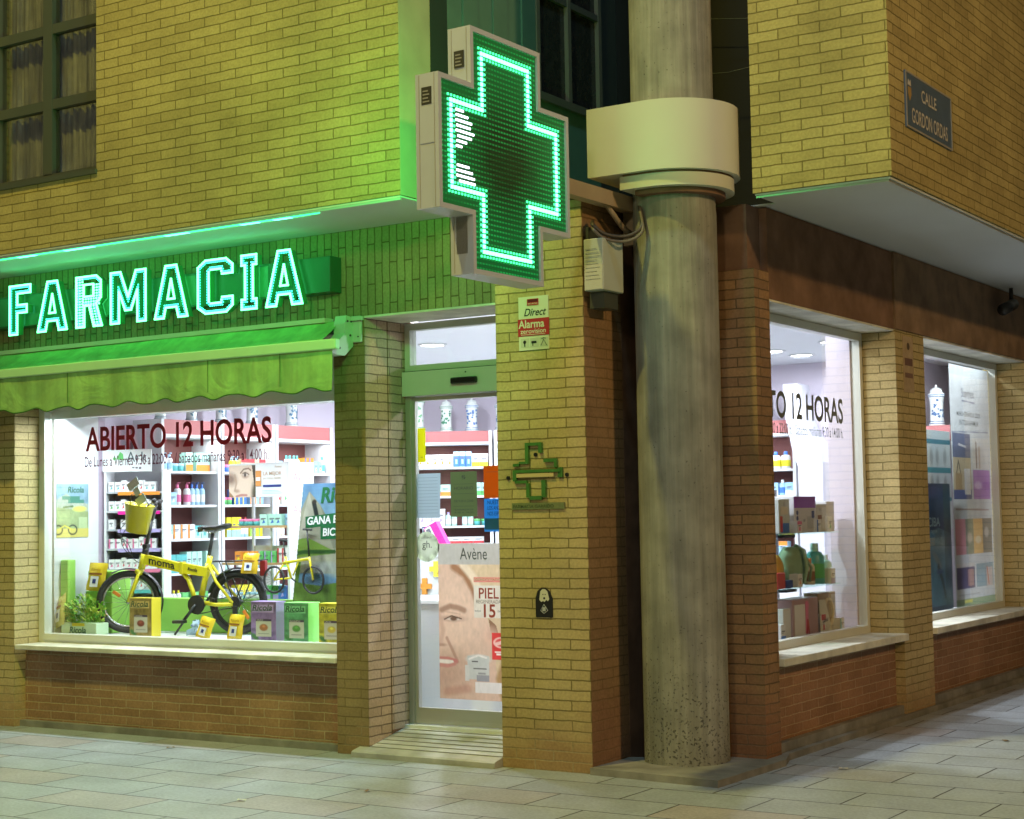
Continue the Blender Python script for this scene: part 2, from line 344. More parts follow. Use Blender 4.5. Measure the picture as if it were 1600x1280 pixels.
# ------------------------------------------------------------------ painted prints (posters): colour per grid point
PRINTM,N,L,B=newmat('printed_paper'); B.inputs['Roughness'].default_value=.4
_a=nd(N,'ShaderNodeVertexColor'); _a.layer_name='Col'; L.new(_a.outputs[0],B.inputs['Base Color'])
def translucent(name,base=None,amount=.5):
    m,N,L,B=newmat(name); out=[n for n in N if n.type=='OUTPUT_MATERIAL'][0]
    B.inputs['Roughness'].default_value=.45
    tr=nd(N,'ShaderNodeBsdfTranslucent'); mx=nd(N,'ShaderNodeMixShader'); mx.inputs[0].default_value=amount
    if base is None:
        a=nd(N,'ShaderNodeVertexColor'); a.layer_name='Col'; L.new(a.outputs[0],B.inputs['Base Color']); L.new(a.outputs[0],tr.inputs[0])
    else: B.inputs['Base Color'].default_value=col(base); tr.inputs[0].default_value=col(base)
    L.new(B.outputs[0],mx.inputs[1]); L.new(tr.outputs[0],mx.inputs[2]); L.new(mx.outputs[0],out.inputs[0]); return m
PRINTT=translucent('backlit_print',None,.45)
class Paint:
    def __init__(s,w,h,res,bg):
        s.w,s.h=w,h; s.nx=max(2,int(w/res)+1); s.ny=max(2,int(h/res)+1)
        s.U,s.V=np.meshgrid(np.linspace(0,1,s.nx),np.linspace(0,1,s.ny))   # V from the top down
        s.im=np.zeros((s.ny,s.nx,3))+np.array(bg)
    def mixin(s,mask,c): s.im=s.im*(1-mask[...,None])+np.array(c)*mask[...,None]; return s
    def blob(s,cx,cy,rx,ry,c,soft=.3,ang=0,a=1.):
        x=(s.U-cx)*s.w; y=(s.V-cy)*s.h; t=R(ang); X=x*math.cos(t)+y*math.sin(t); Y=-x*math.sin(t)+y*math.cos(t)
        d=np.sqrt((X/(rx*s.w))**2+(Y/(ry*s.w))**2); return s.mixin(np.clip((1+soft-d)/(2*soft),0,1)*a,c)
    def rect(s,u0,v0,u1,v1,c,a=1.): return s.mixin(((s.U>=u0)&(s.U<=u1)&(s.V>=v0)&(s.V<=v1)).astype(float)*a,c)
    def poly(s,pts,c,a=1.):
        ins=np.zeros(s.U.shape,bool); n=len(pts)
        for i in range(n):
            x1,y1=pts[i]; x2,y2=pts[(i+1)%n]
            if y1==y2: continue
            cond=((s.V<y1)!=(s.V<y2)); xi=(x2-x1)*(s.V-y1)/(y2-y1)+x1
            ins^=cond&(s.U<xi)
        return s.mixin(ins.astype(float)*a,c)
    def line(s,pts,wd,c,soft=.4,a=1.):
        m=np.zeros(s.U.shape)
        for (x1,y1),(x2,y2) in zip(pts[:-1],pts[1:]):
            X=s.U*s.w; Y=s.V*s.h; ax,ay,bx,by=x1*s.w,y1*s.h,x2*s.w,y2*s.h
            L2=(bx-ax)**2+(by-ay)**2+1e-12; t=np.clip(((X-ax)*(bx-ax)+(Y-ay)*(by-ay))/L2,0,1)
            d=np.hypot(X-ax-t*(bx-ax),Y-ay-t*(by-ay)); m=np.maximum(m,np.clip((wd-d)/(wd*soft)+.5,0,1))
        return s.mixin(m*a,c)
    def noise(s,amp,n=12,mask=None):
        f=np.zeros(s.U.shape)
        for k in range(4):
            g=RNG.normal(size=(n*2**k+2,n*2**k+2)); yi=s.V*n*2**k; xi=s.U*n*2**k
            y0=yi.astype(int); x0=xi.astype(int); fy=yi-y0; fx=xi-x0
            f+=((g[y0,x0]*(1-fx)+g[y0,x0+1]*fx)*(1-fy)+(g[y0+1,x0]*(1-fx)+g[y0+1,x0+1]*fx)*fy)/2**k
        k=1+amp*f*(1 if mask is None else mask); s.im=np.clip(s.im*k[...,None],0,1); return s
    def add(s,name,M,parent,th=.002,cut=None,pm=None):
        """flat print: printed front grid with a thin white backing; M maps local x right, y up, z out"""
        vs=[M@Vector((u*s.w,-v*s.h,0)) for v,u in zip(s.V.ravel(),s.U.ravel())]
        keep=lambda i,j: True if cut is None else cut((j+.5)/(s.nx-1),(i+.5)/(s.ny-1))
        fs=[(i*s.nx+j,(i+1)*s.nx+j,(i+1)*s.nx+j+1,i*s.nx+j+1) for i in range(s.ny-1) for j in range(s.nx-1) if keep(i,j)]
        root=parent
        while root.parent: root=root.parent
        org=Vector(root.location) if root.rotation_euler.z==0 else Vector((0,0,0))
        k=len(vs); mats=[PRINTM]
        if th and cut is None:
            b=[M@Vector((x,y,-th)) for x,y in ((0,0),(s.w,0),(s.w,-s.h),(0,-s.h))]
            f0=[M@Vector((x,y,-.0003)) for x,y in ((0,0),(s.w,0),(s.w,-s.h),(0,-s.h))]
            vs+=b+f0; fs+=[(k,k+1,k+2,k+3)]+[(k+i,k+(i+1)%4,k+4+(i+1)%4,k+4+i) for i in range(4)]
        me=bpy.data.meshes.new(name); me.from_pydata([tuple(v-org) for v in vs],[],fs); me.materials.append(pm or PRINTM)
        at=me.color_attributes.new('Col','FLOAT_COLOR','POINT')
        c=np.ones((len(vs),4)); c[:k,:3]=s.im.reshape(-1,3); c[k:,:3]=.7
        at.data.foreach_set('color',c.astype(np.float32).ravel())
        o=bpy.data.objects.new(name,me); COL.objects.link(o); o.parent=parent; return o

# ================================================================== SETTING
g=MB(); g.add([(-60,-60,0),(60,-60,0),(60,60,0),(-60,60,0)],[(0,1,2,3)],PAVE); struct('pavement',g)

ZS=3.765   # underside of the projecting upper storey
bd=thing('corner_building',(0,0,0),'yellow brick corner building whose ground floor holds the lit pharmacy','building')
def P(name,mb,parent=bd,label=None): return part(name,mb,parent,label)
# upper storey, left block (window opening X -4.95..-3.71, from Z 4.30 up)
m=MB()
m.box(-14,-4.97,-.78,-.50,ZS,9,BR_UP); m.box(-4.97,-3.71,-.78,-.50,ZS,4.30,BR_UP); m.box(-3.71,-.90,-.78,-.50,ZS,9,BR_UP)
m.box(-4.97,-3.71,-.78,-.50,6.6,9,BR_UP)
P('upper_wall',m,label='yellow brick upper wall washed green beside the cross sign')
m=MB(); m.box(-1.15,-.902,-.50,-.42,ZS,9,BR_UP); P('upper_wall_return',m)
m=MB(); m.box(-14,-.905,-.775,.0,ZS-.015,ZS-.003,PLASTER); m.box(-14,-.91,-.765,-.755,ZS-.03,ZS-.0151,PLASTER)
P('soffit',m)
# recess slab between the blocks
m=MB(); m.box(-.90,.04,-.05,2.1,ZS-.01,ZS+.07,DBROWN2); P('recess_slab',m)
m=MB(); m.box(-.899,-.897,-.779,-.43,ZS,9,mat((.40,.38,.22),.85,var=.25,scale=4,bump=.01)); P('return_render',m)
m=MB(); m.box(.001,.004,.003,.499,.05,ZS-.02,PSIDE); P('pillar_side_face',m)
# upper storey, right block
m=MB(); m.box(.95,1.90,.62,12,ZS,9,BR_UP); P('upper_wall',m,label='yellow brick upper corner block carrying the street name plate')
m=MB(); m.box(.96,1.885,.635,12,ZS-.015,ZS-.003,PLASTER); m.box(.96,1.87,.65,.66,ZS-.028,ZS-.0151,ALU); m.box(1.86,1.87,.66,12,ZS-.028,ZS-.0151,ALU); P('soffit',m)
m=MB(); m.box(-.2,.96,.99,12,ZS-.012,ZS-.004,PLASTER); P('soffit',m)
# recess glazing and panels on X=-0.9
rp=MB()
rp.box(-1.0,-.90,-.42,-.22,ZS+.09,9,mat((.03,.05,.04),.4))
for i in range(6):
    y=-.22+i*.19
    rp.box(-1.0,-.905+.012*(i%2),y,y+.182,ZS+.09,9,GREENP)
rp.box(-1.0,-.93,-.22,2.2,ZS+.09,9,DARKF)
rp.box(-1.0,-.90,.92,1.86,ZS+.09,4.74,GREENP); rp.box(-1.0,-.86,.90,1.88,4.74,4.80,mat((.12,.12,.09),.5))
P('recess_panel',rp)
wn=MB(); 
for y in (.92,1.37,1.84): wn.box(-.96,-.885,y,y+.045,4.80,9,mat((.16,.15,.11),.5))
for z in (5.55,6.5): wn.box(-.955,-.89,.92,1.88,z,z+.05,mat((.10,.10,.08),.5))
rw=P('recess_window',wn)
wg=MB(); wg.box(-.925,-.92,.965,1.84,4.80,9,mat((.035,.035,.03),.12,bump=.004,scale=14,var=.5)); P('pane',wg,rw)
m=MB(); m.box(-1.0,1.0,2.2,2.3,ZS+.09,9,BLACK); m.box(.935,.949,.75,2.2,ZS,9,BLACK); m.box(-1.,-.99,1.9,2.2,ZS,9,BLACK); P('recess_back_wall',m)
wr=MB(); wr.tube([(-.6,2.0,5.55),(.3,2.0,5.4),(.95,2.0,5.42)],.003,DARKF,5); wr.tube([(-.6,1.9,5.05),(.2,1.9,4.98),(.95,1.9,5.03)],.003,DARKF,5); P('recess_cable',wr)
# upper window left
fw=MB(); Fm=mat((.06,.07,.06),.5)
def fr(mb,x0,x1,z0,z1,y0,y1,t,m):
    mb.box(x0,x0+t,y0,y1,z0,z1,m); mb.box(x1-t,x1,y0,y1,z0,z1,m); mb.box(x0+t,x1-t,y0,y1,z0,z0+t,m); mb.box(x0+t,x1-t,y0,y1,z1-t,z1,m)
fr(fw,-4.97,-3.712,4.30,6.6,-.68,-.60,.055,Fm)
fw.box(-4.40,-4.30,-.685,-.61,4.355,6.545,Fm)
for z in (4.86,5.45): fw.box(-4.915,-4.40,-.68,-.62,z,z+.075,Fm); fw.box(-4.30,-3.767,-.68,-.62,z,z+.075,Fm)
fw.box(-4.99,-3.70,-.80,-.66,4.265,4.299,Fm)
uw=P('upper_window',fw)
pn=MB(); pn.box(-4.915,-3.767,-.645,-.641,4.355,6.545,glass('dusty_pane',(.8,.8,.75),.3)); P('pane',pn,uw)
cu=MB(); n=120; xs=[-4.95+1.22*i/n for i in range(n+1)]; vs=[];fs=[]
for i,x in enumerate(xs):
    y=-.56+.010*math.sin(i*.9)+.007*math.sin(i*.37+1); vs+=[(x,y,4.32),(x,y,6.6)]
for i in range(n): fs.append((2*i,2*i+2,2*i+3,2*i+1))
cu.add(vs,fs,concrete('net_curtain',(.78,.80,.70),holes=False,bump=.001,dk=.35),True); P('curtain',cu,uw)
# --- ground floor, front (plane Y=0)
pm=MB(); pm.box(-.69,0,0,.50,0,ZS-.016,BR_PIL); P('pillar',pm,label='wide yellow brick pillar between the door and the corner column')
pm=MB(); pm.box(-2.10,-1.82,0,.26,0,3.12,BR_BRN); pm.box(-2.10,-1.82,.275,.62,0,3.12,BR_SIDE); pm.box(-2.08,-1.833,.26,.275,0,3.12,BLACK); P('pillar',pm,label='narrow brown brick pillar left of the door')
pm=MB(); pm.box(-1.8195,-1.8165,.003,.262,.03,3.118,BR_PINK); pm.box(-1.8195,-1.8165,.275,.479,.15,3.118,BR_PINK); P('door_reveal',pm)
pm=MB(); pm.box(-9,-5.53,0,.40,0,3.12,BR_PIL); P('pillar',pm,label='brick pillar at the left end of the shop window')
lm=MB(); lm.box(-14,-.691,.001,.30,3.12,ZS-.016,BR_SOL); P('lintel',lm)
lm=MB(); lm.box(-5.53,-2.1,.002,.30,3.104,3.119,CREAM); lm.box(-1.82,-.692,.002,.45,3.104,3.119,CREAM); P('lintel_soffit',lm)
bw=MB(); bw.box(-5.53,-2.101,.12,.40,0,.625,BR_LOW); P('base_wall',bw)
sl=MB(); sl.box(-5.50,-2.102,-.022,.36,.637,.676,CREAM,bev=.006); P('window_sill',sl)
# corner notch: black boxes stand in for the unlit space behind
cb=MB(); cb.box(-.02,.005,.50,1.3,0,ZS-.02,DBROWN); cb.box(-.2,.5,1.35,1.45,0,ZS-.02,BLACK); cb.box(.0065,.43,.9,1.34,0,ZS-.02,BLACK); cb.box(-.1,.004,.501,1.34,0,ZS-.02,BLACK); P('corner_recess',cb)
# side of the front pillar, slightly proud dark brick strip
# --- ground floor, side (plane X=.86)
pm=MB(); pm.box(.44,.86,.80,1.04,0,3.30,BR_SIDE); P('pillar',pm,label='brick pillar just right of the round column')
pm=MB(); pm.box(.50,.80,.83,1.04,3.301,ZS-.02,DBROWN); P('pillar_head',pm)
pm=MB(); pm.box(.44,.86,3.49,4.18,0,3.12,BR_PIL); P('pillar',pm,label='brick pillar between the two side shop windows')
pm=MB(); pm.box(.44,.86,7.2,14,0,3.12,BR_PIL); P('pillar',pm,label='brick pillar beyond the second side window')
lm=MB(); lm.box(.50,.855,1.041,3.48,3.12,ZS-.02,DBROWN); P('lintel',lm,label='dark brown lintel over the first side window')
lm=MB(); lm.box(.50,.875,3.481,14,3.121,ZS-.02,DBROWN2); P('lintel',lm,label='brown lintel over the second side window')
lm=MB(); lm.box(.50,.85,1.04,3.49,3.104,3.119,CREAM); lm.box(.5,.86,4.18,7.2,3.104,3.12,CREAM); P('lintel_soffit',lm)
for y0,y1 in ((1.041,3.489),(4.181,7.199)):
    bw=MB(); bw.box(.45,.78,y0,y1,0,.625,BR_LOWB); P('base_wall',bw)
    sl=MB(); sl.box(.47,.90,y0+.001,y1-.001,.626,.68,CREAM,bev=.006); P('window_sill',sl)
ks=MB(); ks.prism([(.0,-.03),(.95,-.12),(.97,.86),(.89,1.1),(.89,12),(.5,12),(.5,.7),(.0,.5)],0,.045,PLINTH,'z'); P('plinth',ks)
ks=MB(); ks.prism([(-6,.06),(-2.14,.06),(-2.14,.118),(-6,.118)],0,.05,PLINTH,'z'); ks.box(.781,.84,1.05,12,.046,.11,PLINTH); P('base_skirting',ks)
# round concrete column with its painted collar
cc=(.41,.54)
def ring(r,n=48): return [(cc[0]+r*math.cos(2*math.pi*i/n),cc[1]+r*math.sin(2*math.pi*i/n)) for i in range(n)]
cm=MB(); cm.lathe([(.281,.03),(.281,3.66),(.277,3.70),(.277,9)],CONC,56,(cc[0],cc[1],0)); co=P('round_column',cm)
def stad(r,x0,n=30):
    return [(x0,cc[1]-r)]+[(cc[0]+r*math.cos(a),cc[1]+r*math.sin(a)) for a in [(-math.pi/2+math.pi*i/n) for i in range(n+1)]]+[(x0,cc[1]+r)]
def slab(mb,pts,z0,z1,m):
    n=len(pts); vs=[(x,y,z0) for x,y in pts]+[(x,y,z1) for x,y in pts]
    mb.add(vs,[tuple(range(n)),tuple(range(n,2*n))],m); mb.add(vs,[(i,(i+1)%n,(i+1)%n+n,i+n) for i in range(n)],m,True)
cm=MB(); slab(cm,stad(.445,.0),3.90,4.36,mat((.55,.57,.48),.75,var=.06,scale=2.5)); P('column_collar',cm,co)
cm=MB(); slab(cm,stad(.405,.22),3.80,3.885,mat((.55,.57,.48),.75,var=.06,scale=2.5)); slab(cm,stad(.345,.30),3.765,3.799,DBROWN); slab(cm,stad(.40,.24),3.885,3.90,DBROWN); P('column_cap',cm,co)

# ------------------------------------------------------------------ interior room (part of the building)
rm=MB(); rm.box(-6.2,-.12,.42,8.2,.10,.17,FLOORM); rm.box(-.12,.44,1.5,9.5,.10,.17,FLOORM); P('shop_floor',rm)
rm=MB(); rm.box(-6.2,-.12,.55,8.2,3.20,3.25,CEIL); rm.box(-.12,.50,1.5,9.5,3.20,3.25,CEIL); P('shop_ceiling',rm)
rm=MB(); rm.box(-6.2,-5.72,.9,8.2,.17,3.2,LAV); rm.box(-5.72,-2.2,8.0,8.1,.17,3.2,LAV)
rm.box(-6.2,-.35,6.75,6.85,.17,3.2,LAV); rm.box(-.36,-.26,6.75,9.5,.17,3.2,LAV); rm.box(-.36,.5,9.4,9.5,.17,3.2,LAV); P('shop_wall',rm)
rm=MB(); rm.prism([(-5.72,5.12),(-3.2,6.75),(-5.72,6.75)],.17,3.2,LAV,'z'); P('shop_wall',rm)
rm=MB(); rm.box(-5.60,-5.50,.40,.90,.17,3.2,WHITE); rm.box(-5.72,-5.501,.90,.98,.17,3.2,LAVD); P('window_cheek_wall',rm)
rm=MB(); rm.box(.30,.436,3.40,4.22,.17,3.2,LAV)
rm.box(.436,.507,3.40,3.489,.17,3.1,LAV); rm.box(.436,.507,4.181,4.22,.17,3.1,LAV); P('window_cheek_wall',rm)
rm=MB(); rm.box(-5.50,-2.3,.38,.44,2.56,3.15,mat((.80,.86,.85),.5)); rm.box(-5.50,-2.3,.44,1.0,2.60,2.64,WHITE); rm.box(-5.5,-2.3,.96,1.0,2.64,3.2,WHITE); P('window_bulkhead',rm)
rm=MB(); rm.box(-2.32,-2.101,.41,.66,.17,3.2,LAV); P('window_cheek_wall',rm)
# display platform behind the front window
rm=MB(); rm.box(-5.50,-2.36,.37,1.15,.69,.735,WHITE); rm.box(-5.5,-2.36,1.10,1.15,.17,.69,WHITE); P('display_platform',rm)
# window frames and glass
def window(name,fn,lab):
    f=MB(); g=MB(); fn(f,g); o=P('shop_window',f,bd,lab); P('glass_pane',g,o); return o
def wA(f,g):
    fr(f,-5.53,-2.10,.677,3.10,.26,.34,.07,FRAMEW); f.box(-5.46,-2.17,.25,.36,.70,.75,FRAMEW); g.box(-5.46,-2.17,.298,.304,.747,3.03,GLASS)
window('a',wA,'large front shop window under the green awning')
def frx(f,y0,y1,z0,z1,x0,x1,t,m):
    f.box(x0,x1,y0,y0+t,z0,z1,m); f.box(x0,x1,y1-t,y1,z0,z1,m); f.box(x0,x1,y0+t,y1-t,z0,z0+t,m); f.box(x0,x1,y0+t,y1-t,z1-t,z1,m)
def wB(f,g):
    frx(f,1.05,3.488,.681,3.10,.51,.58,.06,FRAMEW); g.box(.545,.551,1.11,3.428,.741,3.04,GLASS)
window('b',wB,'first side shop window beside the round column')
def wC(f,g):
    frx(f,4.182,7.198,.681,3.10,.51,.58,.06,FRAMEW); g.box(.545,.551,4.242,7.138,.741,3.04,GLASS)
window('c',wC,'second side shop window with the tall product poster')
# sliding door
dr=MB(); FG=mat((.52,.54,.48),.6)
fr(dr,-1.82,-.69,2.74,3.10,.48,.56,.05,FG); dr.box(-1.82,-.69,.44,.58,2.56,2.739,FG); dr.box(-1.82,-1.775,.48,.56,.17,2.56,ALU)
dr.box(-1.82,-.69,.455,.57,2.735,2.745,DARKF)
door=P('sliding_door',dr,bd)
lf=MB(); fr(lf,-1.775,-.70,.175,2.555,.50,.54,.03,ALU); lf.box(-1.745,-.73,.502,.538,.205,.29,ALU); P('door_leaf',lf,door)
gg=MB(); gg.box(-1.745,-.73,.517,.523,.29,2.525,GLASS); gg.box(-1.77,-.74,.517,.523,2.79,3.05,GLASS); P('glass_pane',gg,door)
se=MB(); se.box(-1.36,-1.14,.405,.4395,2.625,2.672,mat((.01,.01,.012),.15),bev=.008); se.disc((-1.245,.439,2.71),.006,.004,DARKF); P('motion_sensor',se,door)
st=MB(); st.prism([(-.10,.0),(-.10,.035),(-.08,.045),(.48,.165),(.60,.17),(.60,0)],-1.815,-.692,STEPM,'x'); st.prism([(-.10,.0),(-.10,.035),(-.08,.045),(-.0,.062),(-.0,0)],-1.90,-1.8151,STEPM,'x')
for i in range(6): st.box(-1.81,-.70,.0+i*.075,.012+i*.075,.062+i*.0161,.0655+i*.0161+.003,mat((.30,.30,.28),.4))
P('entrance_step',st)
# downlights in the ceiling
LC=(.86,.93,1.0)
def downlight(x,y,lab,pw=30):
    f=MB(); f.lathe([(.13,0),(.13,-.012),(.105,-.012),(.105,0)],WHITE,28,(0,0,3.199)); f.disc((0,0,3.195),.10,.003,emis((1,1,1),14,'lit_diffuser'),(0,0,-1))
    t=thing('ceiling_downlight',(x,y,0),lab,'ceiling light','round downlights in the shop ceiling')
    t['worldspace']=0
    f1=MB(); f1.lathe([(.13,0),(.13,-.012),(.105,-.012),(.105,0)],WHITE,28,(0,0,3.199)); part('trim_ring',f1,t)
    f2=MB(); f2.disc((0,0,3.192),.10,.003,LITD,(0,0,-1)); part('diffuser',f2,t)
    lamp('shop_downlight_light','AREA',(x,y,3.17),pw,LC,.2,(x,y,0))
LITD=emis((1,1,1),9,'lit_diffuser')
downlight(-3.05,2.55,'large round ceiling downlight seen through the glass above the door',45)
downlight(-.98,5.23,'round ceiling downlight nearest the brick pillar in the first side window')
downlight(-.92,5.80,'smaller looking ceiling downlight farther back in the first side window')
for x,y,l in ((-4.4,2.6,'ceiling downlight above the wall shelves behind the window'),(-4.2,4.2,'ceiling downlight above the rear shelf unit'),(-1.3,2.6,'ceiling downlight above the entrance'),(-.3,1.6,'ceiling downlight near the corner window'),(-2.4,5.2,'ceiling downlight in the middle of the shop'),(-.2,4.8,'ceiling downlight by the second side window')):
    downlight(x,y,l,80 if 'corner' in l or 'second side' in l else 44)
lamp('window_trough_light','AREA',(-3.9,.52,2.57),105,(.80,.93,1),3.0,(-3.9,-.55,0),sizey=.08)
for y_,p_,l_ in ((2.3,15,2.0),(5.7,42,2.6)):
    o=lamp('side_window_trough_light','AREA',(.36,y_,3.16),p_,(.88,.95,1),.07,None,sizey=l_); o.rotation_euler=(0,R(10),0)
o=lamp('door_fill_light','AREA',(-1.28,.64,2.72),26,(.88,.95,1),.9,None,sizey=.05); o.rotation_euler=(R(52),0,0)  # unseen fill light added above the door to brighten the counter front
downlight(-2.15,.95,'added ceiling downlight just inside the sliding door',55)  # extra downlight added to lift the dark area near the door


# ================================================================== LIT SIGNS
GRN=(.045,1,.20)
LED=emis((.10,1,.36),9,'green_led'); LED2=emis((.05,.9,.28),3.0,'green_led_side'); GLOWBOX=mat((.02,.10,.045),.35,var=.15)
# --- LED cross
ca=R(1.0); u=Vector((math.sin(ca),math.cos(ca),0)); nrm=Vector((math.cos(ca),-math.sin(ca),0))
P0=Vector((.2,.4,0))
cs=P0+u*(-1.545)                 # centre of the cross on its front plane
CZ=3.79; HW,HH,AW,AH=.69,.725,.37,.385
MX=frame((cs.x,cs.y,CZ),u)        # local x along u, y up, z = outward normal (+X side)
cross=thing('pharmacy_cross_sign',(cs.x,cs.y,CZ),'big lit green pharmacy cross jutting from the round column','cross sign')
def crossp(hw,hh,aw,ah): return [(-aw,hh),(aw,hh),(aw,ah),(hw,ah),(hw,-ah),(aw,-ah),(aw,-hh),(-aw,-hh),(-aw,-ah),(-hw,-ah),(-hw,ah),(-aw,ah)]
HOUSE=mat((.50,.55,.60),.4,var=.06); HOUSEG=mat((.36,.36,.30),.4)
def rim(mb,po,pi,z0,z1,m,M):
    n=len(po); vs=[(x,y,z) for z in (z0,z1) for x,y in po]+[(x,y,z) for z in (z0,z1) for x,y in pi]
    fs=[]
    for i in range(n):
        j=(i+1)%n
        fs+=[(i,j,n+j,n+i),(2*n+i,3*n+i,3*n+j,2*n+j),(i,2*n+i,2*n+j,j),(n+i,n+j,3*n+j,3*n+i)]
    mb.add(vs,fs,m,False,M)
hb=MB(); po=crossp(HW,HH,AW,AH)
rim(hb,po,crossp(HW-.03,HH-.03,AW-.03,AH-.03),-.16,0,HOUSE,MX)
hb.box(-HW,-HW-.003,AH-.40,AH-.02,-.13,-.03,HOUSE,MX)
P('housing',hb,cross)
# seam lines and maker plates on the end faces
sm=MB(); sm.box(-HW-.0025,-HW,-AH+.005,AH-.005,-.136,-.132,HOUSEG,MX); sm.box(-HW-.0025,-HW,-AH+.005,AH-.005,-.03,-.026,HOUSEG,MX)
sm.box(-AW-.0025,-AW,AH,HH-.01,-.136,-.132,HOUSEG,MX); sm.box(-AW-.0025,-AW,AH,HH-.01,-.03,-.026,HOUSEG,MX)
sm.box(-AW-.0025,-AW,-HH+.01,-AH,-.136,-.132,HOUSEG,MX)
P('seam',sm,cross)
for z,x in ((AH-.13,-HW),(HH-.19,-AW)):
    pl=MB(); pl.box(x-.005,x-.0026,z-.05,z+.05,-.115,-.045,mat((.05,.05,.035),.4),MX)
    for k in range(4): pl.box(x-.0065,x-.0051,z-.038+k*.02,z-.03+k*.02,-.105,-.06-.008*(k%2),mat((.3,.3,.26),.4),MX)
    P('maker_plate',pl,cross)
def face_panel(zf,sgn):
    """dark LED panel with the dot rows; sgn +1 = street side, -1 = back"""
    m,N,L,B=newmat('led_panel'); B.inputs['Base Color'].default_value=(.006,.03,.01,1); B.inputs['Roughness'].default_value=.45
    tc=nd(N,'ShaderNodeUVMap'); sp=nd(N,'ShaderNodeSeparateXYZ'); L.new(tc.outputs[0],sp.inputs[0])
    def cell(o,p):
        a=nd(N,'ShaderNodeMath',operation='MULTIPLY'); L.new(o,a.inputs[0]); a.inputs[1].default_value=1/p
        b=nd(N,'ShaderNodeMath',operation='FRACT'); L.new(a.outputs[0],b.inputs[0])
        c=nd(N,'ShaderNodeMath',operation='SUBTRACT'); L.new(b.outputs[0],c.inputs[0]); c.inputs[1].default_value=.5
        d=nd(N,'ShaderNodeMath',operation='ABSOLUTE'); L.new(c.outputs[0],d.inputs[0]); return d.outputs[0]
    cx=cell(sp.outputs['X'],.030); cy=cell(sp.outputs['Y'],.030)
    mxx=nd(N,'ShaderNodeMath',operation='LESS_THAN'); L.new(cy,mxx.inputs[0]); mxx.inputs[1].default_value=.17
    mxy=nd(N,'ShaderNodeMath',operation='LESS_THAN'); L.new(cx,mxy.inputs[0]); mxy.inputs[1].default_value=.33
    pr=nd(N,'ShaderNodeMath',operation='MULTIPLY'); L.new(mxx.outputs[0],pr.inputs[0]); L.new(mxy.outputs[0],pr.inputs[1])
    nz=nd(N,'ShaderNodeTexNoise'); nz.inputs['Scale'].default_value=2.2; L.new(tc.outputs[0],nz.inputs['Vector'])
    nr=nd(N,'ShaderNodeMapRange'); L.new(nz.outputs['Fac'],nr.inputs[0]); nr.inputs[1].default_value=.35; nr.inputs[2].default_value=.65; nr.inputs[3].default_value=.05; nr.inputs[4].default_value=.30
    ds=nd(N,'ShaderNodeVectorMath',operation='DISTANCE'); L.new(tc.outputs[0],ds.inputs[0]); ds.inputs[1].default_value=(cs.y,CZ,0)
    dr_=nd(N,'ShaderNodeMapRange'); L.new(ds.outputs['Value'],dr_.inputs[0]); dr_.inputs[1].default_value=.18; dr_.inputs[2].default_value=.52; dr_.inputs[3].default_value=.006; dr_.inputs[4].default_value=.085  # halo of the border LEDs put into the panel emission, dim at the centre
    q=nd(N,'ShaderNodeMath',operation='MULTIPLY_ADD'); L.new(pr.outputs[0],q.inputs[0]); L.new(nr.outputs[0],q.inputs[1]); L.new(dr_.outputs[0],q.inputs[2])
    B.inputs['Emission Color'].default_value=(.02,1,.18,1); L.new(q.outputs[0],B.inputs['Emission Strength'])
    return m
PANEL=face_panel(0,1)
def flatcross(mb,hw,hh,aw,ah,z0,z1,m,M):
    mb.box(-aw,aw,-hh,hh,z0,z1,m,M); mb.box(-hw,-aw,-ah,ah,z0,z1,m,M); mb.box(aw,hw,-ah,ah,z0,z1,m,M)
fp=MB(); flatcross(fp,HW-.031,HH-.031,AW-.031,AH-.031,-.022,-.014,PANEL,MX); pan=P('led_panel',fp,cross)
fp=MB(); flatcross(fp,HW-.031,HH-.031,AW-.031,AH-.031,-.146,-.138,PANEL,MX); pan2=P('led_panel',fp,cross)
def dots(mb,pts,sp,sz,m,M,z,closed=True,dep=.006):
    k=len(pts)
    for i in range(k if closed else k-1):
        a=Vector(pts[i]).to_2d() if len(pts[i])==3 else Vector(pts[i]); b=Vector(pts[(i+1)%k]); Ln=(b-a).length; n=max(1,round(Ln/sp))
        for j in range(n):
            p=a+(b-a)*(j/n); mb.box(p.x-sz,p.x+sz,p.y-sz,p.y+sz,z,z+dep,m,M)
def borderset(z,parent):
    b=MB()
    dots(b,crossp(HW-.135,HH-.14,AW-.125,AH-.135),.030,.0105,LED,MX,z)
    dots(b,crossp(HW-.107,HH-.112,AW-.097,AH-.107),.030,.0065,LED2,MX,z)
    dots(b,crossp(HW-.163,HH-.168,AW-.153,AH-.163),.030,.0065,LED2,MX,z)
    P('led_border',b,parent)
borderset(-.0135,pan); borderset(-.1525,pan2)
dt=MB(); WL=emis((.80,.82,1),5,'white_led')
rows=[(.0,.34),(.02,.62),(.0,.78),(.05,.75),(.0,.85),(.12,.72),(.05,.50),(.0,.22)]
for i,(a,b) in enumerate(rows):
    z=.205-i*.030
    for q in np.arange(-.50+a*.13,-.50+b*.19,.02): dt.box(q-.0075,q+.0075,z-.006,z+.006,-.0135,-.009,WL,MX)
P('display_text',dt,pan); dt=MB()
for i,(a,b) in enumerate([(.05,.62),(.0,.8),(.0,.9),(.2,.95)]):
    z=-.115-i*.030
    for q in np.arange(-.50+a*.13,-.50+b*.19,.02): dt.box(q-.0075,q+.0075,z-.006,z+.006,-.0135,-.009,WL,MX)
P('display_text',dt,pan)
ar=MB(); ar.box(HW,HW+.99,-.085,.015,-.12,-.04,mat((.34,.26,.16),.6,var=.2),MX)
P('bracket_arm',ar,cross)
bc=MB()
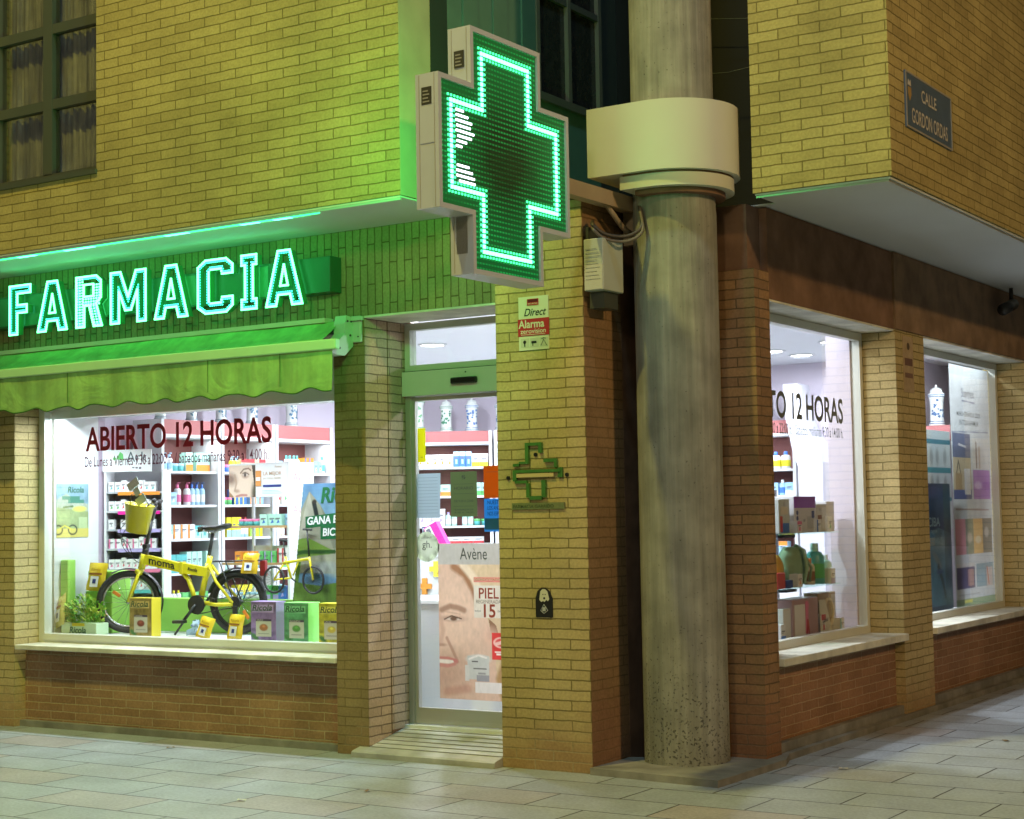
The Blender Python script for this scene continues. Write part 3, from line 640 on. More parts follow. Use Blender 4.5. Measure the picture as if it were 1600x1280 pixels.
bc.box(HW+.93,HW+.99,-.30,-.0,-.15,-.02,mat((.30,.24,.16),.6,var=.3),MX); bc.tube([MX@Vector((HW+.55,-.05,-.08)),MX@Vector((HW+.80,-.20,-.08)),MX@Vector((HW+.97,-.24,-.08))],.018,mat((.30,.24,.16),.6,var=.3),8)
P('column_clamp',bc,cross)
gs=MB(); gs.prism([(-AW+.005,-AH-.002),(-AW-.0,-AH-.002),(-AW-.0,-AH-.22)],-.12,-.04,HOUSEG,'z',MX); P('gusset',gs,cross)
# drooping cable from the bracket to the junction box
cb=MB(); pts=[Vector((.05,.06,3.60)),Vector((.10,-.02,3.56)),Vector((.16,.03,3.50)),Vector((.26,.14,3.49)),Vector((.33,.22,3.56)),Vector((.30,.25,3.70))]
def smooth(P_,n=6):
    out=[]
    for i in range(len(P_)-1):
        a=P_[max(i-1,0)];b=P_[i];c=P_[i+1];d=P_[min(i+2,len(P_)-1)]
        for k in range(n):
            t=k/n; out.append(.5*((2*b)+(-a+c)*t+(2*a-5*b+4*c-d)*t*t+(-a+3*b-3*c+d)*t**3))
    return out+[P_[-1]]
cb.tube(smooth(pts),.013,mat((.05,.045,.04),.5),7); cb.tube(smooth([p+Vector((.01,-.01,-.035)) for p in pts]),.011,mat((.12,.11,.09),.5),7)
single('electric_cable',cb,(.1,0,3.5),'dark cables drooping from the bracket arm to the junction box','cable')
jb=thing('junction_box',(.11,.0,3.32),'grey junction box on the corner edge of the front pillar','junction box')
j=MB(); j.box(.03,.175,-.03,.24,3.13,3.47,mat((.42,.48,.40),.5),bev=.006); P('case',j,jb)
j=MB(); j.box(.035,.17,-.034,-.0305,3.135,3.30,mat((.50,.52,.44),.5)); 
for k in range(9): j.box(.045,.155-.012*(k%3),-.0355,-.0345,3.20+k*.025,3.204+k*.025,mat((.25,.28,.25),.5))
P('printed_notice',j,jb)
j=MB(); j.box(.02,.04,.02,.22,3.47,3.56,DARKF); P('mounting_bracket',j,jb)
j=MB(); j.box(.03,.14,.04,.22,3.02,3.128,DARKF); P('mounting_bracket',j,jb)

# --- FARMACIA letters on their raceway
ls=thing('letter_sign',(-3.8,-.1,3.4),'glowing green letters FARMACIA on a box over the window','letter sign')
b=MB(); b.box(-5.9,-2.02,-.13,-.0,3.30,3.56,GLOWBOX,bev=.004); P('raceway_box',b,ls)
for x0,x1 in ((-5.85,-5.45),(-4.55,-4.05),(-3.5,-3.28),(-2.86,-2.60)):
    b=MB(); b.box(x0,x1,-.134,-.1305,3.315,3.54,mat((.04,.19,.09),.3)); P('raceway_cover',b,ls)
H=.40
LET={ # outlines in units of letter height (x right, y up); each list is one closed stroke outline
'F':[[(0,0),(0,1),(.46,1),(.46,.84),(.17,.84),(.17,.60),(.38,.60),(.38,.44),(.17,.44),(.17,0)]],
'A':[[(-.02,0),(.20,1),(.42,1),(.64,0),(.46,0),(.42,.20),(.20,.20),(.16,0)],[(.24,.36),(.31,.74),(.38,.36)]],
'R':[[(0,0),(0,1),(.42,1),(.52,.9),(.52,.56),(.42,.45),(.54,0),(.37,0),(.27,.42),(.17,.42),(.17,0)],[(.16,.60),(.16,.84),(.36,.84),(.36,.60)]],
'M':[[(0,0),(0,1),(.20,1),(.36,.50),(.52,1),(.72,1),(.72,0),(.55,0),(.55,.62),(.42,.24),(.30,.24),(.17,.62),(.17,0)]],
'C':[[(.54,.72),(.54,.88),(.44,1),(.12,1),(0,.88),(0,.12),(.12,0),(.44,0),(.54,.12),(.54,.28),(.38,.28),(.36,.18),(.2,.18),(.17,.22),(.17,.78),(.2,.82),(.36,.82),(.38,.72)]],
'I':[[(0,0),(0,.18),(.07,.18),(.07,.82),(0,.82),(0,1),(.30,1),(.30,.82),(.23,.82),(.23,.18),(.30,.18),(.30,0)]],
}
LEDL=emis((.10,1,.30),7.5,'letter_led'); LEDC=emis((.05,1,.70),5,'letter_led_cyan'); SIDEG=mat((.04,.22,.09),.5)
xs=[('F',-5.35),('A',-5.00),('R',-4.56),('M',-4.17),('A',-3.68),('C',-3.24),('I',-2.80),('A',-2.55)]
FX=1.0
for ch,x in xs:
    w=MB(); A=FA(x,-.20,3.225)
    W={'F':.46,'A':.64,'R':.54,'M':.72,'C':.54,'I':.30}[ch]
    sc_={'F':1.36,'A':1.29,'R':1.34,'M':1.32,'C':1.62,'I':1.2}[ch]
    for k,poly in enumerate(LET[ch]):
        pts=[(px*H*sc_,py*H) for px,py in poly]
        # channel return
        n=len(pts)
        w.add([(a,b_,z) for z in (-.06,0) for a,b_ in pts],[(i,(i+1)%n,(i+1)%n+n,i+n) for i in range(n)],SIDEG,False,A)
        dots(w,pts,.017,.0074,LEDL,A,.001,dep=.008)
        if ch=='R': # filled stroke: rows of leds inside
            pass
    if ch=='R':
        for x0,x1,y0,y1 in ((.02,.15,.02,.98),(.15,.5,.44,.58),(.38,.5,.6,.84)):
            for yy in np.arange(y0,y1,.055):
                for xx in np.arange(x0,x1,.055): w.box(xx*H*sc_-.0062,xx*H*sc_+.0062,yy*H-.0062,yy*H+.0062,.001,.009,LEDL,A)
        for yy in np.arange(.02,.44,.055):
            for xx in (.0,.06,.12): 
                q=(.40+xx-.0)+(.02-.27*0)+(-.10)*(yy/.44)+.01; w.box((q-.03)*H*sc_-.006,(q-.03)*H*sc_+.006,yy*H-.006,yy*H+.006,.001,.009,LEDL,A)
    lt=P('letter',w,ls)
    # second row of leds on the right-hand strokes
    w=MB()
    for poly in LET[ch][:1]:
        pts=[(px*H*sc_,py*H) for px,py in poly]; c_=Vector((W*H*sc_/2,H/2))
        q=[]; n=len(pts); area=sum(pts[i][0]*pts[(i+1)%n][1]-pts[(i+1)%n][0]*pts[i][1] for i in range(n)); s_=1 if area>0 else -1
        for i in range(n):
            a=Vector(pts[i-1]);b_=Vector(pts[i]);c=Vector(pts[(i+1)%n]); d1=(b_-a).normalized(); d2=(c-b_).normalized()
            n1=Vector((-d1.y,d1.x))*s_; n2=Vector((-d2.y,d2.x))*s_; bs=(n1+n2); 
            if bs.length<.2: bs=n1
            bs=bs.normalized(); k_=.017/max(.45,bs.dot(n1)); q.append(b_+bs*k_)
        dots(w,[(v.x,v.y) for v in q],.02,.0042,LEDC,A,.0,dep=.006)
    P('led_row',w,lt)
# --- LED strip along the soffit edge
sp_=MB(); STRIP=emis((.04,1,.26),3.2,'green_strip'); STRIP2=emis((.2,.95,1.0),3.2,'cyan_strip')
sp_.box(-7.5,-1.62,-.752,-.722,ZS-.034,ZS-.0155,STRIP); sp_.box(-7.5,-1.60,-.758,-.7525,ZS-.03,ZS-.0155,ALU)
for x0,x1 in ((-4.62,-4.42),(-4.10,-3.78),(-3.05,-2.82),(-2.32,-2.15),(-2.02,-1.86)): sp_.box(x0,x1,-.7515,-.721,ZS-.037,ZS-.0345,STRIP2)
single('light_strip',sp_,(-4.5,-.745,ZS-.02),'thin glowing green strip along the lower edge of the upper wall','light strip')
# green light thrown by the LED fittings themselves (one lamp per sign, hung in the sign)
lamp('letter_sign_glow','AREA',(-3.75,-.34,3.42),5,GRN,3.2,(-3.75,.5,3.45),sizey=.34)
lamp('cross_back_glow','AREA',tuple(MX@Vector((-.60,-.1,-.18))),52,(.10,1,.14),.12,tuple(MX@Vector((-.60,-.1,-2))))
lamp('cross_front_glow','AREA',tuple(MX@Vector((0,0,.012))),10,GRN,.08,tuple(MX@Vector((.0,0,2))))
lamp('light_strip_glow','AREA',(-4.1,-.66,3.742),4,GRN,4.6,(-4.1,-.1,3.6),sizey=.02)

# ------------------------------------------------------------------ awning
def canvas(c):
    m,N,L,B=newmat('awning_canvas'); B.inputs['Roughness'].default_value=.9
    geo=nd(N,'ShaderNodeNewGeometry')
    a=nd(N,'ShaderNodeTexNoise'); a.inputs['Scale'].default_value=4; a.inputs['Detail'].default_value=7; a.inputs['Roughness'].default_value=.7; L.new(geo.outputs['Position'],a.inputs['Vector'])
    mp=nd(N,'ShaderNodeMapping'); mp.inputs['Scale'].default_value=(9,9,1.2); L.new(geo.outputs['Position'],mp.inputs[0])
    b=nd(N,'ShaderNodeTexNoise'); b.inputs['Scale'].default_value=1; b.inputs['Detail'].default_value=5; L.new(mp.outputs[0],b.inputs['Vector'])
    mu=nd(N,'ShaderNodeMath',operation='ADD'); L.new(a.outputs['Fac'],mu.inputs[0]); L.new(b.outputs['Fac'],mu.inputs[1])
    r_=nd(N,'ShaderNodeMapRange'); L.new(mu.outputs[0],r_.inputs[0]); r_.inputs[1].default_value=.7; r_.inputs[2].default_value=1.3; r_.inputs[3].default_value=.68; r_.inputs[4].default_value=1.22
    s_=nd(N,'ShaderNodeVectorMath',operation='SCALE'); s_.inputs[0].default_value=c; L.new(r_.outputs[0],s_.inputs['Scale']); L.new(s_.outputs[0],B.inputs['Base Color'])
    w=nd(N,'ShaderNodeTexNoise'); w.inputs['Scale'].default_value=3.2; w.inputs['Detail'].default_value=3; w.inputs['Distortion'].default_value=1.2; L.new(geo.outputs['Position'],w.inputs['Vector'])
    bp=nd(N,'ShaderNodeBump'); bp.inputs['Distance'].default_value=.06; bp.inputs['Strength'].default_value=.5; L.new(w.outputs['Fac'],bp.inputs['Height']); L.new(bp.outputs[0],B.inputs['Normal']); return m
aw=thing('window_awning',(-3.7,-.1,3.0),'green fabric awning half rolled above the front window','awning')
AWN=canvas((.30,.52,.18))
m=MB(); m.box(-6.4,-2.10,-.10,-.02,3.085,3.118,mat((.62,.52,.42),.5)); m.box(-6.4,-2.0,-.06,0,3.0,3.08,DARKF); P('cassette',m,aw)
m=MB(); n=110
def sheet(x0,x1,fz,n,rows,m_,name,thick=.003):
    vs=[];fs=[]
    for j,(y,z) in enumerate(rows):
        for i in range(n+1):
            x=x0+(x1-x0)*i/n; dy,dz=fz(x,j/(len(rows)-1)); vs.append((x,y+dy,z+dz))
    for j in range(len(rows)-1):
        for i in range(n): a=j*(n+1)+i; fs.append((a,a+1,a+n+2,a+n+1))
    mb=MB(); mb.add(vs,fs,m_,True); mb.add([(x,y+thick,z) for x,y,z in vs],fs,m_,True); return mb
cl=sheet(-6.4,-1.98,lambda x,t:(0.004*math.sin(x*9)+.006*math.sin(x*2.3+t*3),-.010*math.sin(math.pi*t)),60,[(-.08-.20*t,3.09-.155*t) for t in [i/8 for i in range(9)]],AWN,'c'); P('canopy_cloth',cl,aw)
m=MB(); m.box(-6.4,-1.82,-.325,-.275,2.858,2.932,mat((.46,.74,.44),.4),bev=.008); P('front_bar',m,aw)
def vz(x,t):
    scal=.016*math.sin(x*2*math.pi/.36)
    return (.012*math.sin(x*5+1)*t+.006*math.sin(x*17+t*4)*t, (scal-.004*math.sin(x*31))*t**2)
vl=sheet(-6.4,-1.87,vz,170,[(-.30,2.866-.285*t) for t in [i/8 for i in range(9)]],AWN,'v'); va=P('valance',vl,aw)
m=MB()
for x in (-5.35,-4.55,-3.05,-2.35): m.box(x,x+.004,-.308,-.3045,2.62,2.86,mat((.08,.20,.05),.9))
e=[]; 
for i in range(171):
    x=-6.4+(4.53)*i/170; dy,dz=vz(x,1); e.append((x,-.303+dy,2.866-.285+dz))
m.tube(e,.005,mat((.05,.16,.03),.9),5); P('seam',m,va)
m=MB(); BKT=mat((.42,.52,.40),.4)
m.prism([(-.01,3.11),(-.10,3.12),(-.12,3.06),(-.12,2.99),(-.19,2.93),(-.27,2.93),(-.30,2.86),(-.22,2.83),(-.12,2.83),(-.03,2.90),(-.01,3.0)],-2.0,-1.90,BKT,'x')
m.box(-1.99,-1.83,-.03,-.001,2.93,3.12,BKT,bev=.008); m.box(-2.03,-1.80,-.055,-.03,3.085,3.112,BKT)
for yy,zz in ((-.05,3.08),(-.09,3.08),(-.06,2.98),(-.18,2.88)): m.disc((-1.899,yy,zz),.008,.004,DARKF,(1,0,0))
for xx,zz in ((-1.85,3.09),(-1.85,2.97),(-1.88,3.09)): m.disc((xx,-.031,zz),.006,.003,DARKF,(0,-1,0))
P('end_bracket',m,aw)
m=MB(); m.tube([(-2.02,-.20,2.89),(-2.4,-.10,2.93),(-3.0,-.12,2.95)],.018,BKT,8); P('folding_arm',m,aw)

# ------------------------------------------------------------------ plaques on the pillar
WPL=mat((.62,.62,.52),.35); REDP=mat((.42,.03,.04),.35); BLK=mat((.012,.012,.014),.4)
al=thing('alarm_notice',(-.385,-.003,2.95),'red and white alarm notice high on the front pillar','notice')
m=MB(); m.box(-.50,-.265,-.006,0,2.775,3.135,WPL); P('plate',m,al)
m=MB(); m.box(-.505,-.26,-.009,-.0061,2.87,2.985,REDP); m.box(-.43,-.34,-.009,-.0061,3.075,3.118,REDP)
txt(m,'Alarma',.075,FA(-.497,-.0095,2.925),WPL,extrude=.0005,offset=.0015,sx=.92); fit('zerovision',.20,.03,FA(-.485,-.0095,2.886),WPL,.01,m); m.box(-.48,-.29,-.0098,-.0092,2.877,2.880,WPL)
txt(m,'Direct',.072,FA(-.46,-.0068,3.005),BLK,extrude=.0005,shear=.35,offset=.0005,sx=.9); fit('SECURITAS',.075,.010,FA(-.422,-.0095,3.081),WPL,.004,m); m.box(-.425,-.345,-.0096,-.0091,3.096,3.114,mat((.10,.01,.02),.4))
for i,x in enumerate((-.485,-.41,-.335)):
    m.box(x,x+.065,-.008,-.0061,2.795,2.855,mat((.5,.5,.42),.4))
m.disc((-.453,-.0081,2.83),.012,.001,BLK); m.box(-.457,-.449,-.0095,-.0081,2.80,2.83,BLK)
m.box(-.40,-.36,-.0095,-.0081,2.818,2.834,BLK,bev=.0005); m.box(-.392,-.386,-.0095,-.0081,2.802,2.82,BLK)
m.tube([(-.325,-.009,2.80),(-.303,-.009,2.84),(-.28,-.009,2.80)],.002,BLK,5); m.tube([(-.32,-.009,2.845),(-.303,-.009,2.85),(-.286,-.009,2.845)],.002,BLK,5)
P('printed_panel',m,al)
cp=thing('cross_plaque',(-.38,-.01,1.95),'weathered green outlined metal cross plaque on the front pillar','plaque')
m=MB(); GP=mat((.05,.16,.035),.45,var=.35,scale=25)
def bar(x0,x1,z0,z1,d=.022): m.box(x0,x1,-d,-.002,z0,z1,GP)
bar(-.46,-.33,2.135,2.155); bar(-.46,-.435,2.03,2.135); bar(-.355,-.33,2.085,2.135)
bar(-.51,-.435,2.015,2.03); bar(-.56,-.51,2.0,2.018,.018); bar(-.315,-.215,2.022,2.045); bar(-.235,-.215,1.985,2.022)
bar(-.56,-.19,1.955,1.975); bar(-.56,-.532,1.90,1.955); bar(-.21,-.175,1.92,1.985,.016); bar(-.545,-.45,1.885,1.905)
bar(-.455,-.43,1.79,1.885); bar(-.335,-.305,1.79,1.905); bar(-.43,-.335,1.775,1.80)
m.box(-.55,-.24,-.0195,-.0185,1.925,1.95,mat((.55,.42,.22),.5)); P('cross_outline',m,cp)
m=MB(); m.box(-.575,-.165,-.014,-.002,1.712,1.755,mat((.16,.19,.09),.5,var=.3,scale=30)); txt(m,'FARMACIA GARRIDO',.030,FA(-.565,-.0145,1.722),mat((.07,.10,.04),.5),extrude=.001,sx=1.12,offset=.0006)
P('name_bar',m,cp)
for x,z in ((-.385,2.075),(-.605,1.925),(-.145,1.935)):
    m=MB(); m.disc((x,0,z),.013,.012,BLK,n=12); P('fixing_bolt',m,cp)
dg=thing('dog_notice',(-.34,-.005,1.09),'small black plaque with a white dog head low on the front pillar','notice')
m=MB(); m.prism([(-.405,1.0),(-.275,1.0),(-.275,1.125),(-.295,1.17),(-.325,1.195),(-.36,1.195),(-.39,1.17),(-.405,1.125)],-.008,-.001,BLK); P('plate',m,dg)
m=MB(); m.prism([(-.375,1.115),(-.36,1.10),(-.345,1.108),(-.335,1.10),(-.32,1.115),(-.308,1.105),(-.298,1.12),(-.312,1.17),(-.33,1.185),(-.35,1.185),(-.366,1.17)],-.0095,-.0081,WPL)
for x,z,r in ((-.345,1.15,.004),(-.328,1.15,.004),(-.336,1.125,.008)): m.disc((x,-.0096,z),r,.001,BLK,n=10)
m.tube([(-.365,-.009,1.045),(-.34,-.009,1.085),(-.31,-.009,1.045),(-.34,-.009,1.025),(-.365,-.009,1.045)],.003,GREY,5); m.box(-.352,-.328,-.0096,-.0081,1.04,1.066,GREY)
P('dog_emblem',m,dg)
# faded notice high on the pier between side windows
fn=thing('faded_notice',(.87,3.75,2.9),'pale weathered notice at the top of the brick pillar between side windows','notice')
m=MB(); m.box(.861,.866,3.66,3.90,2.62,3.08,mat((.40,.30,.18),.6,var=.3,scale=18)); P('plate',m,fn)
m=MB(); m.box(.8661,.868,3.69,3.87,2.84,2.90,mat((.16,.09,.07),.6)); m.box(.8661,.868,3.69,3.87,2.74,2.78,mat((.2,.12,.09),.6)); m.disc((.8661,3.78,3.0),.03,.002,mat((.1,.07,.05),.6),(1,0,0)); P('printed_panel',m,fn)
# street name plate
sn=thing('street_sign',(1.905,1.35,4.32),'dark blue street name plate reading CALLE GORDON ORDAS','street sign')
m=MB(); m.box(1.901,1.912,.90,1.82,4.13,4.50,mat((.085,.13,.20),.35)); P('plate',m,sn)
m=MB(); SB=mat((.52,.50,.46),.4)
frx(m,.90,1.82,4.13,4.50,1.912,1.916,.012,mat((.30,.29,.26),.4)); P('border',m,sn)
m=MB(); fit('CALLE',.30,.085,FB(1.914,1.20,4.345),SB,.012,m); fit('GORDON ORDAS',.72,.10,FB(1.914,1.0,4.175),SB,.012,m); P('lettering',m,sn)
m=MB(); m.prism([(.94,4.40),(1.0,4.40),(1.0,4.35),(.97,4.31),(.94,4.35)],1.9121,1.915,mat((.35,.24,.10),.4),'x'); m.prism([(.94,4.41),(1.0,4.41),(.99,4.45),(.97,4.43),(.95,4.45)],1.9121,1.915,SB,'x'); P('crest',m,sn)
# wall lamp / camera at the right edge
scm=thing('security_camera',(1.0,6.2,3.55),'dark cylindrical camera under the right soffit','camera')
m=MB(); m.tube([(1.02,5.98,3.50),(.98,6.45,3.60)],.055,mat((.02,.02,.02),.3),14); P('camera_body',m,scm)
m=MB(); m.tube([(.98,6.4,3.62),(.98,6.4,3.75)],.02,BLK,8); P('bracket',m,scm)

# ================================================================== SHOP CONTENTS
def local(name,loc,label,cat,rz=0,group=None):
    t=thing(name,loc,label,cat,group,rz); t['worldspace']=0; return t
_pm={}
C_={'white':(.78,.80,.80),'blue':(.05,.17,.55),'yellow':(.75,.68,.03),'orange':(.75,.27,.04),'red':(.55,.05,.06),'pink':(.72,.18,.35),'green':(.12,.48,.14),'teal':(.10,.45,.45),
 'light blue':(.35,.58,.75),'lilac':(.42,.35,.65),'grey':(.45,.47,.48),'mint':(.45,.75,.65),'brown':(.25,.11,.06),'magenta':(.70,.02,.30),'cream':(.70,.64,.48),'navy':(.02,.04,.20)}
def cm_(n): return mat(C_[n],.4,var=.04)
INK=mat((.12,.12,.15),.5)
def carton(w,d,h,c1,c2,style=0):
    k=('carton',w,d,h,c1,c2,style)
    if k in _pm: return _pm[k]
    m=MB(); m.box(-w/2,w/2,0,d,0,h,cm_(c1))
    e=.0012
    if style==0: m.box(-w/2+.0004,w/2-.0004,-e,-.0002,.0,h*.36,cm_(c2))
    elif style==1: m.box(-w/2+.0004,w/2-.0004,-e,-.0002,h*.72,h,cm_(c2)); m.box(-w*.18,w*.18,-e,-.0002,h*.2,h*.5,cm_(c2))
    elif style==2: m.box(-w*.5+.001,-w*.22,-e,-.0002,.002,h-.002,cm_(c2))
    else: m.prism([(-w*.2,h*.2),(w*.22,h*.28),(w*.05,h*.55)],-e,-.0002,cm_(c2))
    m.box(-w*.32,w*.3,-e*1.8,-e,h*.60,h*.665,INK); m.box(-w*.32,w*.12,-e*1.8,-e,h*.52,h*.555,INK)
    _pm[k]=m.mesh('carton'); return _pm[k]
def bottle(r,h,c1,cap,lab,pump=False):
    k=('bottle',r,h,c1,cap,lab,pump)
    if k in _pm: return _pm[k]
    m=MB(); hb=h*.74
    m.lathe([(.001,0),(r*.95,0),(r,.006),(r,hb*.86),(r*.72,hb),(r*.36,hb*1.02)],cm_(c1),14)
    m.lathe([(r*1.015,hb*.18),(r*1.02,hb*.2),(r*1.02,hb*.62),(r*1.015,hb*.64)],cm_(lab),14)
    m.lathe([(r*.42,hb*1.0),(r*.44,hb*1.02),(r*.42,h*.93),(r*.36,h*.94),(.001,h*.94)],cm_(cap),12)
    if pump: m.tube([(0,0,h*.93),(0,0,h),(0,-r*1.1,h)],r*.14,cm_(cap),6)
    _pm[k]=m.mesh('bottle'); return _pm[k]
def tub(r,h,c1,cap):
    k=('tub',r,h,c1,cap)
    if k in _pm: return _pm[k]
    m=MB(); m.lathe([(.001,0),(r*.9,0),(r*.95,h*.66),(r*.9,h*.68)],cm_(c1),14); m.lathe([(r,h*.66),(r*1.02,h*.7),(r,h*.98),(r*.9,h),(.001,h)],cm_(cap),14)
    _pm[k]=m.mesh('tub'); return _pm[k]
KINDS={'carton':'carton','bottle':'bottle','tub':'cream tub'}
def put(me,loc,rz,label,cat,group):
    o=bpy.data.objects.new(me.name.split('.')[0],me); COL.objects.link(o); o.location=loc; o.rotation_euler=(0,0,rz); return tag(o,label,cat,group)
NTH=['first','second','third','fourth','fifth','sixth','seventh','eighth','ninth','tenth','eleventh','twelfth','thirteenth']
ORD=['top','second','third','fourth','fifth','sixth','seventh']
def rowfill(root,rz,x0,x1,y,z,seq,where,group,hmax=.24,rnd=None,jit=.01):
    """stand products side by side along a shelf given in the root's own frame"""
    rnd=rnd or random; x=x0; i=0; Rm=Matrix.Rotation(rz,4,'Z'); made=[]
    while True:
        kind,a,desc=seq[i%len(seq)]; i+=1
        wd=a[0] if kind=='carton' else a[0]*2.05
        if x+wd>x1: break
        me={'carton':carton,'bottle':bottle,'tub':tub}[kind](*a)
        yy=y+rnd.uniform(0,jit)+(0 if kind=='carton' else a[0])
        p=Vector(root)+Rm@Vector((x+wd/2,yy,z+.0008)); made.append((put(me,p,rz+rnd.uniform(-.05,.05),desc,KINDS[kind],group),desc))
        x+=wd+.004+(rnd.random()<.12)*.05
    cnt={}
    for o,d in made:
        tot=sum(1 for q in made if q[1]==d); cnt[d]=cnt.get(d,0)+1
        o['label']=f'{d}, {NTH[cnt[d]-1]} such from left, {where}' if tot>1 else f'{d}, {where}'
rd=random.Random(11)
def seqs(rnd,big=1.):
    """one shelf's worth of product runs"""
    out=[]
    for _ in range(3):
        c1=rnd.choice(['white','white','white','light blue','mint','yellow','cream','white','teal','blue','orange','green'])
        c2=rnd.choice([c for c in ['blue','yellow','orange','red','pink','green','teal','lilac','light blue','white'] if c!=c1])
        k=rnd.choice(['carton','carton','carton','bottle','tub']); n=rnd.randint(2,4)
        h=rnd.uniform(.11,.19)*big
        if k=='carton': it=('carton',(round(rnd.uniform(.055,.10)*big,3),.09,round(h,3),c1,c2,rnd.randint(0,3)),f'{c1} carton with {c2} print')
        elif k=='bottle': it=('bottle',(round(rnd.uniform(.025,.034)*big,3),round(h*1.08,3),c1,c2,'white' if c1!='white' else c2,rnd.random()<.4),f'{c1} bottle with {c2} cap')
        else: it=('tub',(round(.036*big,3),round(.07*big,3),c1,c2),f'{c1} tub with {c2} lid')
        out+=[it]*n
    return out
def shelf_unit(loc,rz,w,label,zs,H=2.60,rows=None,nm='wall shelf'):
    t=local('shelf_unit',(loc[0],loc[1],.17),label,'shelf unit',rz); D=.34; f=.17
    m=MB(); m.box(-w/2,-w/2+.035,-.02,D,0,H-f,WHITE); m.box(w/2-.035,w/2,-.02,D,0,H-f,WHITE); part('upright',m,t)
    m=MB(); m.box(-w/2+.035,w/2-.035,D-.02,D,0,H-f,MAROON); part('back_panel',m,t)
    m=MB(); m.box(-w/2+.035,w/2-.035,-.01,.02,2.465-f,H-f-.002,RED); part('header_panel',m,t)
    m=MB(); m.box(-w/2+.035,w/2-.035,-.03,D-.02,2.435-f,2.464-f,WHITE); part('light_pelmet',m,t)
    for z in zs:
        m=MB(); m.box(-w/2+.0352,w/2-.0352,.0,D-.021,z-f-.022,z-f,WHITE); part('shelf',m,t)
    m=MB(); m.box(-w/2+.035,w/2-.035,.0,.03,0,zs[-1]-f-.023,WHITE); part('base_cabinet',m,t)
    for k,z in enumerate(zs):
        sq=rows[k] if rows and k<len(rows) and rows[k] else seqs(rd)
        rowfill((loc[0],loc[1],0),rz,-w/2+.045,w/2-.045,.03+rd.uniform(0,.05),z,sq,f'{ORD[k]} shelf, {nm}',f'products on the {nm}',rnd=rd)
    # a strip lamp under the pelmet lights the goods
    Rm=Matrix.Rotation(rz,4,'Z'); p=Vector((loc[0],loc[1],0))+Rm@Vector((0,.04,2.43)); q=Vector((loc[0],loc[1],0))+Rm@Vector((0,.16,0))
    o=lamp('shelf_strip_light','AREA',p,3.2,(.92,.96,1),w*.85,None,sizey=.03); o.rotation_euler=(0,0,rz)
    return t
ZW=[2.13,1.82,1.51,1.20,.90]
bays=[(1.45,2.22),(2.235,2.99),(3.005,3.88)]
nms=['left wall shelf','middle wall shelf','right wall shelf']
for (a,b),n in zip(bays,nms):
    shelf_unit((-5.30,(a+b)/2),R(90),b-a,f'white {n} unit with red header behind the front window',ZW,nm=n)
fv=Vector((-.5432,.8396)); rv=Vector((.8396,.5432)); c0=Vector((5.414,-9.249))
top_row=[('carton',(.075,.09,.135,'white','orange',3),'white carton with orange print')]*5+[('carton',(.062,.09,.165,'blue','light blue',1),'blue carton with pale print')]*3+[('carton',(.085,.09,.14,'white','yellow',0),'white carton with yellow foot')]*2+[('carton',(.075,.09,.165,'mint','yellow',0),'pale green carton with yellow foot')]*4
low=[('carton',(.115,.09,.07,'white','red',0),'flat white carton with red foot')]*9
for k,(lat,n) in enumerate(((-1.53,'rear left shelf'),(-.65,'rear door shelf'),(.23,'rear right shelf'))):
    p=c0+fv*17.6+rv*lat
    shelf_unit((p.x,p.y),R(32.9),.86,f'white {n} unit with red header deep in the shop, seen through the door',[2.20,1.89,1.57,1.38,1.14,.9],H=2.585,nm=n,rows=[top_row,None,None,low,low,low] if k==1 else None)
shelf_unit((-1.70,6.38),0,.9,'white back wall shelf unit seen through the first side window',[2.10,1.83,1.5,1.2,.9],nm='back wall',
  rows=[[('bottle',(.05,.19,'white','blue','yellow',False),'white bottle with blue cap and yellow drop')]*8,[('carton',(.09,.09,.13,'light blue','white',0),'pale blue carton with white print'),('bottle',(.036,.17,'light blue','white','blue',False),'pale blue bottle with white cap')]*5])
m=MB(); m.prism([(-1.30,2.95),(-1.14,2.95),(-1.12,2.70),(-1.05,2.50),(-.95,2.33),(-.90,2.15),(-.90,.17),(-1.16,.17),(-1.16,2.1),(-1.22,2.3),(-1.28,2.6)],6.2,6.5,mat((.50,.50,.56),.5)); 
single('curved_shelf_end',m,(-1.15,6.3,.17),'white curved end panel of the back wall shelving','shelf panel')
# --- pharmacy jars standing on the shelf headers
def jar(loc,rz,label,c2,h=.30,fin=False):
    t=local('pharmacy_jar',loc,label,'jar',rz,'painted pharmacy jars on top of the shelves')
    W=mat((.72,.76,.74),.2,var=.05); D=mat(c2,.3,var=.4,scale=30); r=h*.20
    m=MB(); m.lathe([(.001,0),(r*.95,0),(r,.01),(r*.82,h*.12),(r*.78,h*.4),(r*.82,h*.62),(r,h*.74),(r*.96,h*.78),(r*.7,h*.82)],W,20); part('body',m,t)
    m=MB(); 
    for z,q in ((.05,.98),(.10,.90),(.70,.99),(.74,1.02)): m.lathe([(r*q*.99,h*z),(r*q*1.02,h*(z+.006)),(r*q*1.0,h*(z+.016))],D,20)
    for i in range(26):
        a=rd.uniform(-1.1,1.1)-math.pi/2; z=rd.uniform(.2,.62)*h; s=rd.uniform(.006,.014); q=r*.84
        m.disc((q*math.cos(a),q*math.sin(a),z),s,.002,D,(math.cos(a),math.sin(a),0),n=6)
    part('painted_decoration',m,t)
    m=MB(); m.lathe([(r*.74,h*.81),(r*.76,h*.83),(r*.6,h*.90),(r*.2,h*.93),(r*.12,h*.95),(r*.16,h*.98),(.001,h)],W,16)
    if fin: m.lathe([(r*.14,h*.97),(r*.18,h*1.0),(r*.05,h*1.05),(.001,h*1.1)],D,10)
    part('lid',m,t)
